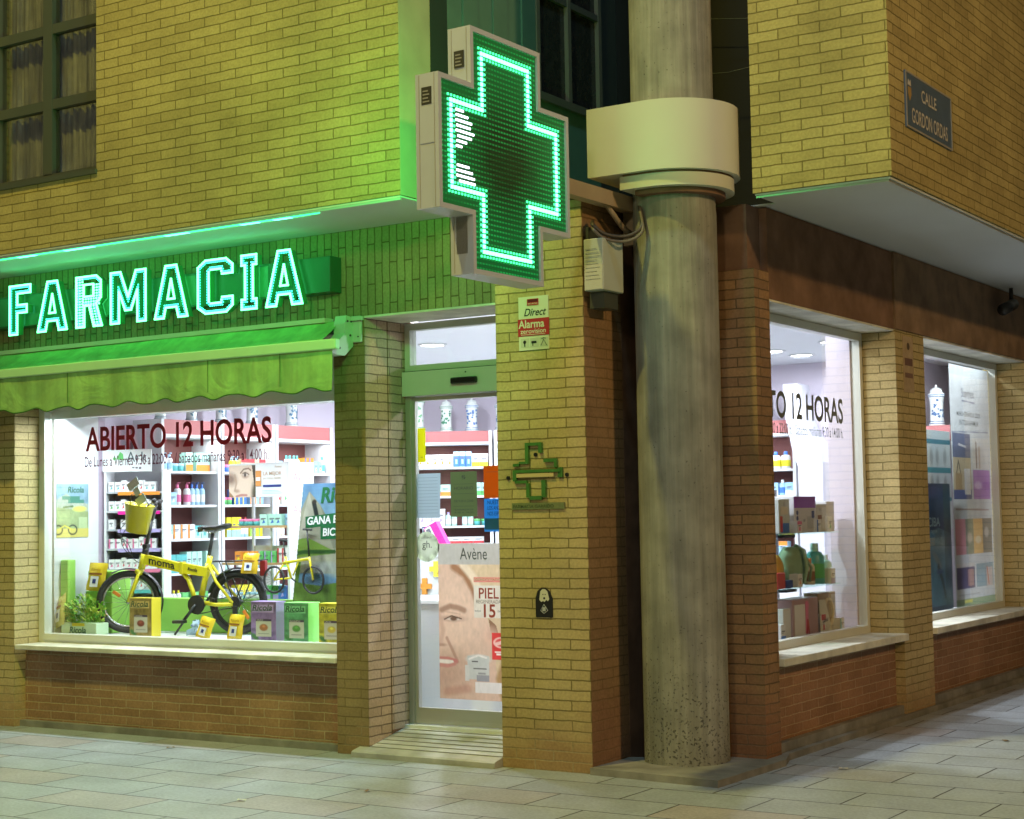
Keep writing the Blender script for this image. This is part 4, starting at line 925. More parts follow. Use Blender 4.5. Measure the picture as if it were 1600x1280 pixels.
for y,c,h in ((1.62,'first',.3),(2.02,'second',.3),(2.42,'third',.31),(2.86,'fourth',.33),(3.45,'fifth',.36)):
    jar((-5.46,y,2.60),R(90),f'white jar with blue painting, {c} from the left on the wall shelves',(.10,.22,.34),h)
for px,c,lb,h,fn_ in ((651,(.16,.42,.20),'tall pale green jar with green emblem and pointed lid above the door shelves',.46,True),(697,(.05,.22,.12),'white jar with dark green leaf painting above the door shelves',.36,True),(737,(.10,.20,.45),'white jar with blue painting above the door shelves',.37,True),(783,(.08,.18,.30),'white jar with dark painting on the rear right shelves',.36,False)):
    p=c0+fv*17.75+rv*((px-800)/2564*17.75); jar((p.x,p.y,2.585),R(33),lb,c,h,fn_)
jar((-1.65,6.55,2.60),0,'white jar with blue painting on the back wall shelf unit',(.10,.22,.40),.34)
# --- white gondola with coloured price strips, left end of the front window
gx=local('gondola_stand',(-5.24,1.085,.17),'white gondola with rows of small cartons and coloured price strips','display stand',R(32.9))
f=.17; W=.50
m=MB(); m.box(-W/2-.02,-W/2,-.01,.32,0,1.96,WHITE); m.box(W/2-.015,W/2,.0,.32,0,1.96,WHITE); part('side_panel',m,gx)
m=MB(); m.box(-W/2,W/2-.015,.30,.32,0,1.95,GREY); part('back_panel',m,gx)
GZ=[1.94,1.77,1.61,1.44,1.26,1.08,.90]; SC=['orange','magenta','lilac','lilac','pink','teal','orange']
for k,(z,c) in enumerate(zip(GZ,SC)):
    m=MB(); m.box(-W/2,W/2-.015,0,.30,z-f-.016,z-f,GREY); s_=part('shelf',m,gx)
    m=MB(); m.box(-W/2+.10,W/2-.03,-.006,-.001,z-f-.032,z-f-.002,cm_(c)); part('price_strip',m,s_)
    sq=[('carton',(.052,.07,.085,'white',rd.choice(['grey','teal','lilac','pink','green']),rd.randint(0,3)),'small white carton')]*2+[('carton',(.04,.07,.10,'white','red',3),'tall white carton with red print')]
    sq=[(a,b,d+' with '+b[4]+' print' if 'print' not in d else d) for a,b,d in sq]
    rowfill((-5.24,1.085,0),R(32.9),-W/2+.01,W/2-.03,.015,z,sq,f'{ORD[k]} gondola shelf','cartons on the gondola',rnd=rd,jit=.02)
m=MB(); m.box(-W/2-.03,W/2-.10,-.02,.0,1.945,2.14,mat((.75,.79,.80),.4)); hs=part('header_sign',m,gx)
m=MB(); A=frame((-.07,-.0205,2.03),(1,0,0)); txt(m,'Ark',.13,A,mat((.06,.10,.12),.5),extrude=.0008,sx=.9)
m.prism([(-.16,2.055),(-.125,2.12),(-.10,2.10),(-.095,2.045)],-.022,-.0205,cm_('green')); m.disc((-.175,-.0205,2.06),.014,.001,cm_('green'))
for i in range(3): m.box(-.02+i*.03,.0+i*.03,-.0215,-.0205,1.975-.004*i,1.985,INK)
part('sign_print',m,hs)
# --- cosmetics stand with portrait header
st_=local('cosmetics_stand',(-3.91,1.2,.17),'white cosmetics stand topped by a portrait panel and wooden edged shelves','display stand')
st_['worldspace']=1
WOOD=mat((.42,.27,.13),.4,var=.2,scale=20)
m=MB(); m.box(-3.588,-3.565,1.2,1.52,.17,2.145,WHITE); part('side_panel',m,st_)
m=MB(); 
for x in (-4.23,-4.02,-3.80): m.box(x,x+.022,1.48,1.50,.17,2.1,WHITE)
m.box(-4.23,-3.588,1.49,1.505,1.4,1.45,WHITE); part('frame_posts',m,st_)
m=MB(); m.box(-4.235,-3.589,1.2,1.24,1.865,2.14,mat((.72,.76,.78),.4)); m.box(-4.235,-3.57,1.2,1.52,2.141,2.15,WHITE); hd=part('header_box',m,st_)
for z in (1.62,1.31,1.0):
    m=MB(); m.box(-4.30,-3.59,1.2,1.48,z-.006,z,GLASSG); s_=part('glass_shelf',m,st_)
    m=MB(); m.box(-4.30,-3.592,1.18,1.199,z-.016,z+.004,WOOD); part('wood_edge',m,s_)
    rowfill((0,0,0),0,-4.24,-3.62,1.26,z,seqs(rd,.85),f'{ORD[[1.62,1.31,1.0].index(z)]} cosmetics stand shelf','products on the cosmetics stand',rnd=rd,jit=.05)
fp_=Paint(.30,.27,.004,(.62,.50,.40))
fp_.blob(.35,.5,.55,.75,(.66,.54,.44),.4); fp_.blob(.05,.42,.22,.16,(.22,.15,.12),.6,10); fp_.poly([(.86,0),(1,0),(1,1),(.90,.9),(.95,.6)],(.05,.04,.03)); fp_.blob(.97,.9,.12,.3,(.07,.06,.04),.5)
fp_.line([(.44,.24),(.56,.12),(.74,.10),(.82,.16)],.007,(.22,.15,.11)); fp_.blob(.62,.31,.13,.085,(.35,.24,.19),.4); fp_.blob(.62,.30,.09,.045,(.62,.55,.50),.4); fp_.blob(.61,.30,.045,.06,(.06,.04,.03),.3)
fp_.line([(.52,.25),(.62,.22),(.75,.29)],.004,(.10,.06,.05)); fp_.line([(.22,.30),(.28,.55),(.22,.78)],.010,(.36,.25,.19),.9,a=.8); fp_.blob(.30,.80,.10,.05,(.34,.22,.17),.5,a=.8)
fp_.line([(.28,.97),(.45,.93),(.66,.94)],.010,(.42,.20,.18),.6); fp_.poly([(.0,.8),(.2,1),(0,1)],(.30,.17,.10)); fp_.add('portrait_panel',FA(-4.232,1.197,2.135),hd)
m=MB(); m.box(-3.93,-3.87,1.194,1.199,1.955,2.085,mat((.60,.27,.08),.4),bev=.002); m.box(-3.925,-3.875,1.1925,1.194,2.0,2.03,cm_('white')); 
TQ=mat((.50,.36,.26),.5)
txt(m,'LA MEJOR',.042,FA(-3.85,1.198,2.045),TQ,extrude=.0004,sx=1.1,offset=.0006); txt(m,'EN TODO TIEMPO',.022,FA(-3.85,1.198,2.01),TQ,extrude=.0004,sx=1.1)
m.box(-3.85,-3.65,1.197,1.199,1.945,1.965,cm_('navy')); 
for i in range(3): m.box(-3.86,-3.68+.02*i,1.198,1.199,1.915-.012*i,1.918-.012*i,cm_('light blue'))
txt(m,'Avène',.03,FA(-3.72,1.198,2.105),TQ,extrude=.0004); part('header_print',m,hd)
m=MB(); A=FB(-3.5645,1.25,1.99); txt(m,'Avène',.10,A,mat((.50,.36,.36),.5),extrude=.0005,sx=.95); m.box(-3.565,-3.5643,1.25,1.47,1.965,1.968,GREY); m.box(-3.565,-3.5643,1.21,1.515,1.845,1.85,GREY)
A=FB(-3.5645,1.25,1.72); txt(m,'Avène',.10,A,mat((.50,.36,.36),.5),extrude=.0005,sx=.95); A=FB(-3.5645,1.23,1.40); txt(m,'LA MEJOR',.05,A,TQ,extrude=.0005); part('side_print',m,st_)

# ------------------------------------------------------------------ window display
ZP=.736
LG=mat((.30,.62,.10),.6,var=.08); LGD=mat((.22,.52,.06),.6,var=.1,scale=3)
def block(x0,x1,y0,y1,z0,z1,label):
    m=MB(); m.box(x0,x1,y0,y1,z0,z1,LG,bev=.008); single('green_block',m,((x0+x1)/2,y0,z0),label,'display block','lime green display blocks')
block(-5.49,-5.40,.46,.55,ZP,1.36,'tall thin lime green block against the left cheek wall')
block(-5.36,-5.04,.62,.86,ZP,1.09,'lime green block under the smaller block at the left of the display')
block(-5.34,-5.05,.63,.85,1.091,1.26,'lime green block on another block, yellow bag in front of it')
block(-5.0,-2.62,.98,1.08,ZP,1.02,'long low lime green riser behind the bicycle')
# folding bicycle (parallel to the window, slightly turned)
bk=local('folding_bicycle',(-4.90,.68,ZP),'yellow folding bicycle with black wheels standing in the shop window','bicycle',R(12))
BY=mat((.72,.62,.02),.25,var=.05); TY=mat((.018,.018,.018),.6); CH=mat((.45,.45,.45),.25,metal=.9); BKK=mat((.02,.02,.02),.35)
RW=.255
def wheel(cx,rot,name,parent,front):
    w=MB(); MW=Matrix.Translation((cx,0,RW))@Matrix.Rotation(rot,4,'Z')
    n=40; circ=lambda r:[MW@Vector((r*math.cos(2*math.pi*i/n),0,r*math.sin(2*math.pi*i/n))) for i in range(n)]
    w.tube(circ(RW-.024),.024,TY,8,closed=True); wo=part('wheel',w,parent)
    w=MB(); w.tube(circ(RW-.055),.011,CH if front else BKK,6,closed=True); part('rim',w,wo)
    w=MB()
    for i in range(18):
        a=2*math.pi*i/18; s=.02 if i%2 else -.02
        w.tube([MW@Vector((.018*math.cos(a+.6),s,.018*math.sin(a+.6))),MW@Vector(((RW-.058)*math.cos(a),0,(RW-.058)*math.sin(a)))],.0016,CH,4)
    w.tube([MW@Vector((0,-.05,0)),MW@Vector((0,.05,0))],.016,CH,10)
    part('spokes',w,wo)
    w=MB(); q=MW@Matrix.Rotation(R(35 if front else 55),4,'Y'); w.box(-.15 if front else .08,-.08 if front else .16,-.008,.004,-.014,.014,mat((.75,.22,.03),.3),q,bev=.004); part('reflector',w,wo)
    # mudguard
    w=MB(); a0,a1=(-25,120) if front else (20,165); vs=[];fs=[]; k=22
    for i in range(k+1):
        a=R(a0+(a1-a0)*i/k); r=RW+.018
        for yy,dr in ((-.034,-.012),(-.018,.0),(.018,0),(.034,-.012)): vs.append(MW@Vector(((r+dr)*math.cos(a),yy,(r+dr)*math.sin(a))))
    for i in range(k):
        for j in range(3): fs.append((i*4+j,i*4+j+1,i*4+j+5,i*4+j+4))
    w.add(vs,fs,BKK,True)
    a=R(a0); w.tube([MW@Vector(((RW+.018)*math.cos(a),.0,(RW+.018)*math.sin(a))),MW@Vector((0,.035,0))],.003,CH,5); part('mudguard',w,parent)
    return wo
bk.scale=(1.06,1.06,1.04)
wheel(0,R(28),'front',bk,True); rwh=wheel(1.0,0,'rear',bk,False)
def ob(mb,pts,wy,wz,m):  # oval-ish beam
    mb.tube(pts,wy,m,12)
m=MB()
H1=Vector((.135,0,.60)); BB=Vector((.655,0,.235)); ST=Vector((.735,0,.60))
# main beam: a tapered box section
def beam(mb,a,b,h0,h1,wd,m):
    a=Vector(a);b=Vector(b); d=(b-a).normalized(); n=Vector((-d.z,0,d.x)); 
    vs=[a+n*h0+Vector((0,-wd,0)),a+n*h0+Vector((0,wd,0)),a-n*h0+Vector((0,wd,0)),a-n*h0+Vector((0,-wd,0)),b+n*h1+Vector((0,-wd,0)),b+n*h1+Vector((0,wd,0)),b-n*h1+Vector((0,wd,0)),b-n*h1+Vector((0,-wd,0))]
    mb.add(vs,[(0,1,2,3),(7,6,5,4),(0,4,5,1),(1,5,6,2),(2,6,7,3),(3,7,4,0)],m)
beam(m,(.14,0,.60),(.50,0,.525),.040,.036,.022,BY); beam(m,(.50,0,.525),(.735,0,.49),.042,.036,.026,BY)
m.tube([(.705,0,.44),(.735,0,.55),(.75,0,.62)],.022,BY,12); m.tube([(.655,0,.235),(.70,0,.42),(.735,0,.56)],.024,BY,12)
m.tube([(.50,0,.49),(.555,0,.43),(.59,0,.34),(.615,0,.25)],.019,BY,12)
m.tube([(.56,0,.262),(.655,0,.25),(.83,.045,.235),(.985,.055,.235)],.018,BY,10); m.tube([(.655,0,.25),(.83,-.045,.235),(.985,-.055,.24)],.016,BY,10)
for s in (-1,1): m.tube([(.75,.018*s,.55),(.83,.05*s,.42),(.985,.06*s,.25)],.012,BY,8)
m.tube([(.12,0,.52),(.15,0,.64)],.028,BY,14)
m.tube([(.655,-.045,.235),(.655,.045,.235)],.03,BKK,14); m.box(.485,.515,-.03,.03,.475,.575,mat((.62,.54,.02),.3),bev=.004)
part('frame',m,bk)
m=MB(); Mf=Matrix.Translation((0,0,RW))@Matrix.Rotation(R(28),4,'Z')
for s in (-1,1): m.tube([Mf@Vector((0,.05*s,0)),Mf@Vector((.045,.05*s,.13)),Vector((.118,.02*s,.51))],.013,BY,9)
m.tube([(.10,-.035,.50),(.10,.035,.50)],.02,BY,10); part('fork',m,bk)
m=MB(); m.tube([(.15,0,.63),(.165,0,.70)],.026,BKK,12); m.tube([(.165,0,.70),(.215,0,.92)],.017,BKK,12); m.tube([(.215,0,.92),(.25,0,1.04)],.021,BKK,12); m.box(.145,.19,-.03,.03,.69,.72,BKK,bev=.006); stem=part('stem',m,bk)
m=MB(); Mh=Matrix.Translation((.25,0,1.05))@Matrix.Rotation(R(28),4,'Z')
m.tube([Mh@Vector(p) for p in ((.02,-.27,.02),(0,-.20,.01),(0,0,0),(0,.20,.01),(.02,.27,.02))],.011,BKK,10)
for s in (-1,1): m.tube([Mh@Vector((.0,.17*s,.01)),Mh@Vector((.02,.275*s,.02))],.017,TY,10); m.tube([Mh@Vector((-.01,.14*s,0)),Mh@Vector((-.05,.17*s,-.02)),Mh@Vector((-.05,.24*s,-.03))],.006,CH,6)
part('handlebar',m,stem)
m=MB()
for k in range(3):
    a=[Mh@Vector((-.02,(-.12,.12,-.14)[k],0)),Vector((.02-.05*k,-.05,.86)),Vector((-.02+.03*k,-.06,.72)),Vector((.07,-.03,.60)),Vector((.13,0,.56))]
    m.tube(smooth(a,5),.003,TY,5)
part('brake_cable',m,bk)
m=MB(); m.tube([(.735,0,.60),(.775,0,.80)],.0145,BKK,12); sp2=part('seat_post',m,bk)
sd=MB(); pr=[(.0,.012,0),(.05,.022,.008),(.12,.035,.010),(.19,.062,.012),(.24,.075,.022),(.268,.06,.026)]
vs=[];fs=[];n=12
for x,wd,dz in pr:
    for j in range(n):
        a=2*math.pi*j/n; vs.append((.645+x, wd*math.cos(a), .838+dz+(.016 if math.sin(a)>0 else .03)*math.sin(a)))
for i in range(len(pr)-1):
    for j in range(n): fs.append((i*n+j,i*n+(j+1)%n,(i+1)*n+(j+1)%n,(i+1)*n+j))
fs+=[tuple(range(n)),tuple(range(len(pr)*n-n,len(pr)*n))]
sd.add(vs,fs,BKK,True); sd.tube([(.70,-.02,.825),(.76,-.02,.80),(.86,-.02,.83)],.005,CH,6); sd.tube([(.70,.02,.825),(.76,.02,.80),(.86,.02,.83)],.005,CH,6); part('saddle',sd,sp2)
m=MB(); q=Matrix.Translation((.655,-.055,.235)); 
m.prism([(.075*math.cos(2*math.pi*i/30),.075*math.sin(2*math.pi*i/30)) for i in range(30)],-.003,.003,BKK,'y',q)
m.tube([(.655,-.065,.235),(.545,-.075,.105)],.011,BKK,8); m.tube([(.655,.065,.235),(.765,.075,.365)],.011,BKK,8); ck=part('crank',m,bk)
for (x,y,z) in ((.545,-.12,.105),(.765,.12,.365)):
    m=MB(); m.box(x-.045,x+.045,y-.04,y+.04,z-.013,z+.013,BKK,bev=.006); part('pedal',m,ck)
m=MB(); m.tube([(.655,-.045,.31),(.83,-.052,.28),(1.0,-.052,.30)],.004,TY,4); m.tube([(.655,-.045,.16),(.83,-.052,.19),(1.0,-.052,.215)],.004,TY,4)
m.prism([(1.0+.045*math.cos(2*math.pi*i/20),.255+.045*math.sin(2*math.pi*i/20)) for i in range(20)],-.06,-.03,BKK,'y'); m.box(.985,1.03,-.075,-.055,.12,.23,BKK,bev=.01); part('chain_and_gears',m,bk)
m=MB(); m.tube([(.63,-.03,.23),(.50,-.12,.0)],.009,BKK,8); part('kickstand',m,bk)
m=MB(); 
for s in (-.045,.045): m.tube([(.80,s,.575),(1.24,s,.585)],.006,BKK,6); m.tube([(.86,s,.575),(.99,s*1.3,.27)],.005,BKK,6); m.tube([(1.15,s,.58),(1.01,s*1.3,.27)],.005,BKK,6)
for x in (.82,.95,1.08,1.22): m.tube([(x,-.045,.58),(x,.045,.58)],.005,BKK,6)
m.box(1.20,1.25,-.02,.02,.46,.58,mat((.25,.02,.02),.3),bev=.006); part('rear_rack',m,bk)
m=MB(); txt(m,'moma',.085,frame((.20,-.0235,.565),(1,0,-.2)),BKK,extrude=.0006,offset=.0012,sx=1.15); txt(m,'Ricola',.036,frame((.56,-.0275,.508),(1,0,-.15)),BKK,extrude=.0006,offset=.0006,shear=.2); part('frame_lettering',m,bk)
# yellow bucket bag on the handlebar, with a paper tag
bg_=thing('yellow_bucket',(-4.645,.56,1.60),'yellow bucket hanging on the bicycle handlebar','bucket')
m=MB(); vs=[];fs=[];n=26
for r,z in ((.098,0),(.132,.23),(.140,.233),(.124,.225),(.09,.01)):
    for j in range(n): a=2*math.pi*j/n; vs.append((-4.655+r*math.cos(a)*1.0+(z-.1)*.16,.55+r*math.sin(a)*.8,1.585+z+r*math.cos(a)*-.18))
for i in range(4):
    for j in range(n): fs.append((i*n+j,i*n+(j+1)%n,(i+1)*n+(j+1)%n,(i+1)*n+j))
fs.append(tuple(range(n))); m.add(vs,fs,mat((.66,.58,.02),.35,var=.12),True); P('bucket_body',m,bg_)
m=MB(); m.tube([(-4.76,.56,1.80),(-4.715,.53,1.90),(-4.595,.53,1.92),(-4.53,.56,1.80)],.004,TY,5); P('handle',m,bg_)
tg=thing('paper_tag',(-4.62,.5,1.93),'three stacked grey paper labels tilted above the yellow bucket','tag')
MT=Matrix.Translation((-4.60,.48,1.93))@Matrix.Rotation(R(8),4,'X')@Matrix.Rotation(R(-28),4,'Y')
for k,(w_,z_) in enumerate(((.06,-.09),(.035,-.01),(.07,.06))):
    m=MB(); m.box(-w_,w_,-.001,.001,z_-.03,z_+.036,mat((.62,.70,.68),.6),MT)
    A=MT@frame((-w_*.85,-.0015,z_-.018),(1,0,0)); txt(m,('RICOLA','EN','SUIZO')[k],.042,A,cm_('white'),extrude=.0003,sx=(w_*1.7)/(.17,.065,.15)[k]); P('label_card',m,tg)
# giant sweet boxes
def sweetbox(x,y,w,d,h,rz,cf,cs_,ct,label,face,tx='Ricola',flav=''):
    t=local('sweet_box',(x,y,ZP),label,'sweet box',rz,'giant sweet boxes in the front window')
    F=mat(cf,.35,var=.10,scale=12); S=mat(cs_,.35)
    m=MB(); m.box(-w/2,w/2,0,d,0,h,S,bev=.003); part('carton_body',m,t)
    p=Paint(w-.004,h-.004,.0042,cf)
    p.noise(.25,6); p.rect(.0,.0,1,.025,[c*1.3 for c in cf]); p.blob(.15,.9,.18,.08,(.06,.22,.06),.4,30); p.blob(.85,.82,.14,.07,[c*.6 for c in cf],.5,-20); p.blob(.1,.72,.1,.05,[c*.6 for c in cf],.5)
    p.rect(.04,.08,.90,.27,[min(1,c*1.6+.12) for c in cf]); p.rect(.20,.44,.82,.50,(.08,.05,.12)); p.rect(.20,.50,.82,.90,(.66,.68,.62)); 
    p.blob(.51,.66,.17,.11,face,.15); p.blob(.51,.63,.06,.04,[min(1,c*1.7) for c in face],.4); p.line([(.3,.82),(.72,.82)],.0025,(.3,.3,.3))
    p.add('front_print',Matrix.Translation((-w/2+.002,-.0015,h-.002))@Matrix.Rotation(R(90),4,'X'),t,th=0)
    m=MB(); fit(tx,w*.78,h*.145,frame((-w*.43,-.0028,h*.765),(1,0,.02)),mat((.01,.10,.05),.4),.012,m,shear=.18)
    m.tube([(-w*.45,-.002,h*.765),(-w*.1,-.002,h*.755),(w*.34,-.002,h*.78)],.002,mat((.01,.10,.05),.4),5); 
    txt(m,flav,.016,frame((-w*.26,-.0025,h*.515),(1,0,0)),cm_('white'),extrude=.0004,sx=1.2); part('lettering',m,t)
sweetbox(-4.505,.43,.245,.11,.315,R(2),(.42,.32,.10),(.72,.62,.05),(.6,.5,.1),'giant brown and yellow sweet box in front of the bicycle front wheel',(.25,.06,.04),flav='ORIGINAL')
sweetbox(-3.175,.43,.25,.12,.305,R(2),(.30,.20,.50),(.48,.36,.72),(.5,.4,.7),'giant purple sweet box beside the bicycle rear wheel',(.45,.18,.07),flav='SAUCO')
sweetbox(-2.845,.43,.235,.15,.30,R(2),(.12,.40,.20),(.30,.78,.20),(.3,.7,.3),'giant green sweet box between the purple and yellow ones',(.10,.30,.06),flav='EUCALIPTO')
sweetbox(-2.50,.43,.235,.12,.30,R(2),(.55,.55,.06),(.72,.72,.05),(.6,.6,.1),'giant yellow sweet box at the right end of the display',(.70,.58,.10),flav='LIMON')
# sweet bags
def bag(x,y,z,w,h,rz,tilt,label,c=(.74,.55,.03)):
    t=local('sweet_bag',(x,y,z),label,'sweet bag',rz,'yellow sweet bags in the front window')
    MTi=Matrix.Rotation(R(tilt),4,'Y')@Matrix.Rotation(R(-12),4,'X')
    vs=[];fs=[];n=8;k=8
    for s in (-1,1):
        for j in range(k+1):
            for i in range(n+1):
                u_=i/n;v_=j/k; b=.024*math.sin(math.pi*u_)**.6*math.sin(math.pi*v_)**.5 if 0<u_<1 and 0<v_<1 else 0
                vs.append(MTi@Vector(((u_-.5)*w*(1+.04*math.sin(v_*9)),s*b*(1+.25*math.sin(u_*14+v_*9)),v_*h)))
    N1=(n+1)*(k+1)
    for s in range(2):
        for j in range(k):
            for i in range(n): a=s*N1+j*(n+1)+i; fs.append((a,a+1,a+n+2,a+n+1))
    m=MB(); m.add(vs,fs,mat(c,.25,var=.12,scale=20),True); part('pouch',m,t)
    m=MB(); m.box(-w*.22,w*.22,-.031,-.029,h*.12,h*.50,cm_('white'),MTi); m.box(-w*.09,w*.09,-.0325,-.031,h*.24,h*.40,cm_('navy'),MTi); m.box(-w*.36,w*.36,-.030,-.0285,h*.55,h*.62,mat((.3,.12,.02),.4),MTi)
    txt(m,'Ricola',h*.17,MTi@frame((-w*.28,-.030,h*.68),(1,0,0)),mat((.35,.2,.02),.4),extrude=.0005,shear=.15); part('front_label',m,t)
bag(-5.19,.57,1.095,.19,.24,R(8),2,'yellow sweet bag leaning on the upper green block at the left')
bag(-5.43,.40,.80,.16,.28,R(-14),-16,'pale yellow sweet bag leaning in the left corner beside the plant',(.62,.60,.16))
bag(-3.86,.47,ZP,.13,.175,R(10),14,'tilted yellow sweet bag under the bicycle crank')
bag(-3.50,.45,ZP,.14,.20,R(6),2,'yellow sweet bag standing in front of the rear wheel')
bag(-4.70,.62,ZP+.01,.17,.16,R(20),-12,'crumpled pale yellow sweet bag behind the front wheel',(.66,.62,.25))
bag(-3.71,.86,ZP+.50,.15,.17,R(12),2,'orange yellow sweet bag sitting on the bicycle rear rack',(.72,.46,.03))
m=MB()
for i in range(5): m.add([Vector((-4.06+rd.uniform(-.09,.09),.62+rd.uniform(-.05,.05),ZP+rd.uniform(0,.14))) for _ in range(7)],[(0,1,2),(1,2,3),(2,3,4),(3,4,5),(4,5,6),(5,6,0),(0,3,6),(1,4,6)],mat((.45,.62,.78),.5))
single('crumpled_tissue',m,(-4.06,.62,ZP),'crumpled pale blue tissue beneath the bicycle pedal','tissue')
# planter
pl=thing('potted_plant',(-5.19,.46,ZP),'bushy green plant in a pale lime box planter at the left','plant')
m=MB(); m.box(-5.40,-4.98,.39,.53,ZP,.835,mat((.55,.76,.55),.5),bev=.006); pp=P('planter_box',m,pl)
m=MB(); m.box(-5.27,-5.12,.3875,.3899,.808,.834,cm_('yellow')); fit('Ricola',.20,.055,frame((-5.30,.3885,.748),(1,0,0)),mat((.01,.12,.05),.4),.02,m,shear=.18); P('lettering',m,pp)
m=MB(); LF=[mat((.14,.42,.05),.5,var=.2),mat((.36,.60,.07),.5,var=.2),mat((.60,.68,.14),.5,var=.2)]
for i in range(720):
    a=rd.uniform(0,6.28); rr=rd.random()**.5; p=Vector((-5.20+.21*rr*math.cos(a),.47+.09*rr*math.sin(a),.835+rd.uniform(0,.25)*(1-.45*rr)))
    d=Vector((math.cos(a)*rr+rd.uniform(-.5,.5),math.sin(a)*rr-.3+rd.uniform(-.5,.5),rd.uniform(.1,1))).normalized(); s=d.cross(Vector((rd.random(),rd.random(),rd.random()))).normalized()
    L_=rd.uniform(.028,.05); W_=L_*.32; m.add([p,p+d*L_*.5+s*W_,p+d*L_,p+d*L_*.5-s*W_],[(0,1,2,3)],rd.choice(LF))
P('foliage',m,pl)
# mountain standee with bicycle cut-out
sd_=thing('mountain_standee',(-3.0,.96,ZP),'tall mountain landscape standee with a printed yellow bicycle','standee')
sw,sh=.78,1.20
p=Paint(sw,sh,.005,(.16,.33,.52))
for k in range(12): p.rect(0,k/40,1,(k+1)/40,(.12+.012*k,.27+.018*k,.46+.012*k))
p.poly([(.02,.45),(.10,.25),(.28,.05),(.42,.14),(.55,.26),(.75,.40),(1,.46),(1,.6),(0,.6)],(.36,.37,.27)); p.poly([(.28,.05),(.34,.22),(.26,.35),(.38,.42),(.2,.5),(.10,.4)],(.50,.50,.40)); p.poly([(.42,.14),(.5,.3),(.6,.45),(.75,.40),(.55,.26)],(.26,.28,.20))
p.noise(.10,10); p.poly([(.0,.38),(.25,.36),(.6,.45),(.55,.47),(.0,.50)],(.18,.32,.05)); p.line([(0,.48),(.2,.455),(.6,.455)],.016,(.03,.10,.02))
p.blob(.45,.56,.28,.06,(.42,.46,.42),.3); p.blob(.8,.60,.25,.05,(.38,.44,.36),.4); p.poly([(0,.50),(.16,.52),(.12,.66),(.4,.68),(1,.62),(1,.90),(0,.90)],(.14,.27,.04)); 
p.noise(.22,14,mask=((p.V>.45)&(p.V<.9)).astype(float)); p.rect(0,.86,1,1,(.68,.52,.03)); p.blob(.93,.62,.24,.075,(.72,.60,.06),.12)
p.line([(.34,.13),(.38,.23)],.022,(.02,.03,.03)); p.blob(.345,.12,.03,.022,(.05,.04,.03))
p.im=np.clip(p.im*.72,0,1)
def edge(u_,v_): return u_>(.20*max(0,.35-abs(v_-.0)) /.35*.0+ .0) and u_>(.16*(v_-.0) if v_<0 else 0)+0 and u_> .17*(1-min(v_,1))*.0+ (0.20-0.20*v_)
p.add('printed_board',FA(-3.36,.955,1.955),sd_,th=0,cut=edge)
m=MB(); m.prism([(-3.20,1.954),(-2.582,1.954),(-2.582,.756),(-3.358,.756)],.957,.975,WHITE); m.box(-3.1,-2.7,.976,1.09,ZP,1.3,WHITE); P('backing_strut',m,sd_)
m=MB(); DG=mat((.01,.12,.04),.4)
txt(m,'Ricola',.17,frame((-3.03,.953,1.80),(1,0,.06)),DG,extrude=.0012,offset=.005,shear=.18)
m.add([(-3.185,.9535,1.69),(-2.60,.9535,1.74),(-2.60,.9535,1.64),(-3.185,.9535,1.60)],[(0,1,2,3)],DG); m.add([(-3.03,.9533,1.62),(-2.60,.9533,1.625),(-2.60,.9533,1.515),(-3.03,.9533,1.51)],[(0,1,2,3)],DG)
txt(m,'GANA ESTA',.086,frame((-3.17,.952,1.625),(1,0,.05)),cm_('white'),extrude=.0008,offset=.002,shear=.1); txt(m,'BICICLETA',.086,frame((-3.01,.952,1.535),(1,0,.03)),cm_('white'),extrude=.0008,offset=.002,shear=.1)
P('lettering',m,sd_)
m=MB(); z0=.17+1.04
def c2(cx,cz,r,wd,mm,y=.93):
    n=28; m.tube([(cx+r*math.cos(2*math.pi*i/n),y,cz+r*math.sin(2*math.pi*i/n)) for i in range(n)],wd,mm,5,closed=True)
for cx in (-3.50,-3.09): c2(cx,1.185,.105,.010,TY); 
for cx in (-3.50,-3.09):
    for i in range(10): a=math.pi*i/10; m.tube([(cx-.1*math.cos(a),.93,1.185-.1*math.sin(a)),(cx+.1*math.cos(a),.93,1.185+.1*math.sin(a))],.0012,TY,3)
for a,b,r in (((-3.50,1.19),(-3.40,1.31),.008),((-3.40,1.32),(-3.13,1.355),.012),((-3.50,1.185),(-3.32,1.20),.008),((-3.32,1.20),(-3.38,1.37),.010),((-3.30,1.22),(-3.24,1.33),.007),((-3.09,1.185),(-3.13,1.37),.010)):
    m.tube([(a[0],.93,a[1]),(b[0],.93,b[1])],r,BY,7)
for a,b,r in (((-3.38,1.37),(-3.40,1.50),.006),((-3.13,1.37),(-3.15,1.58),.007),((-3.19,1.59),(-3.10,1.585),.008),((-3.44,1.505),(-3.36,1.50),.010),((-3.32,1.20),(-3.27,1.17),.006)):
    m.tube([(a[0],.93,a[1]),(b[0],.93,b[1])],r,TY,7)
P('bicycle_cutout',m,sd_)
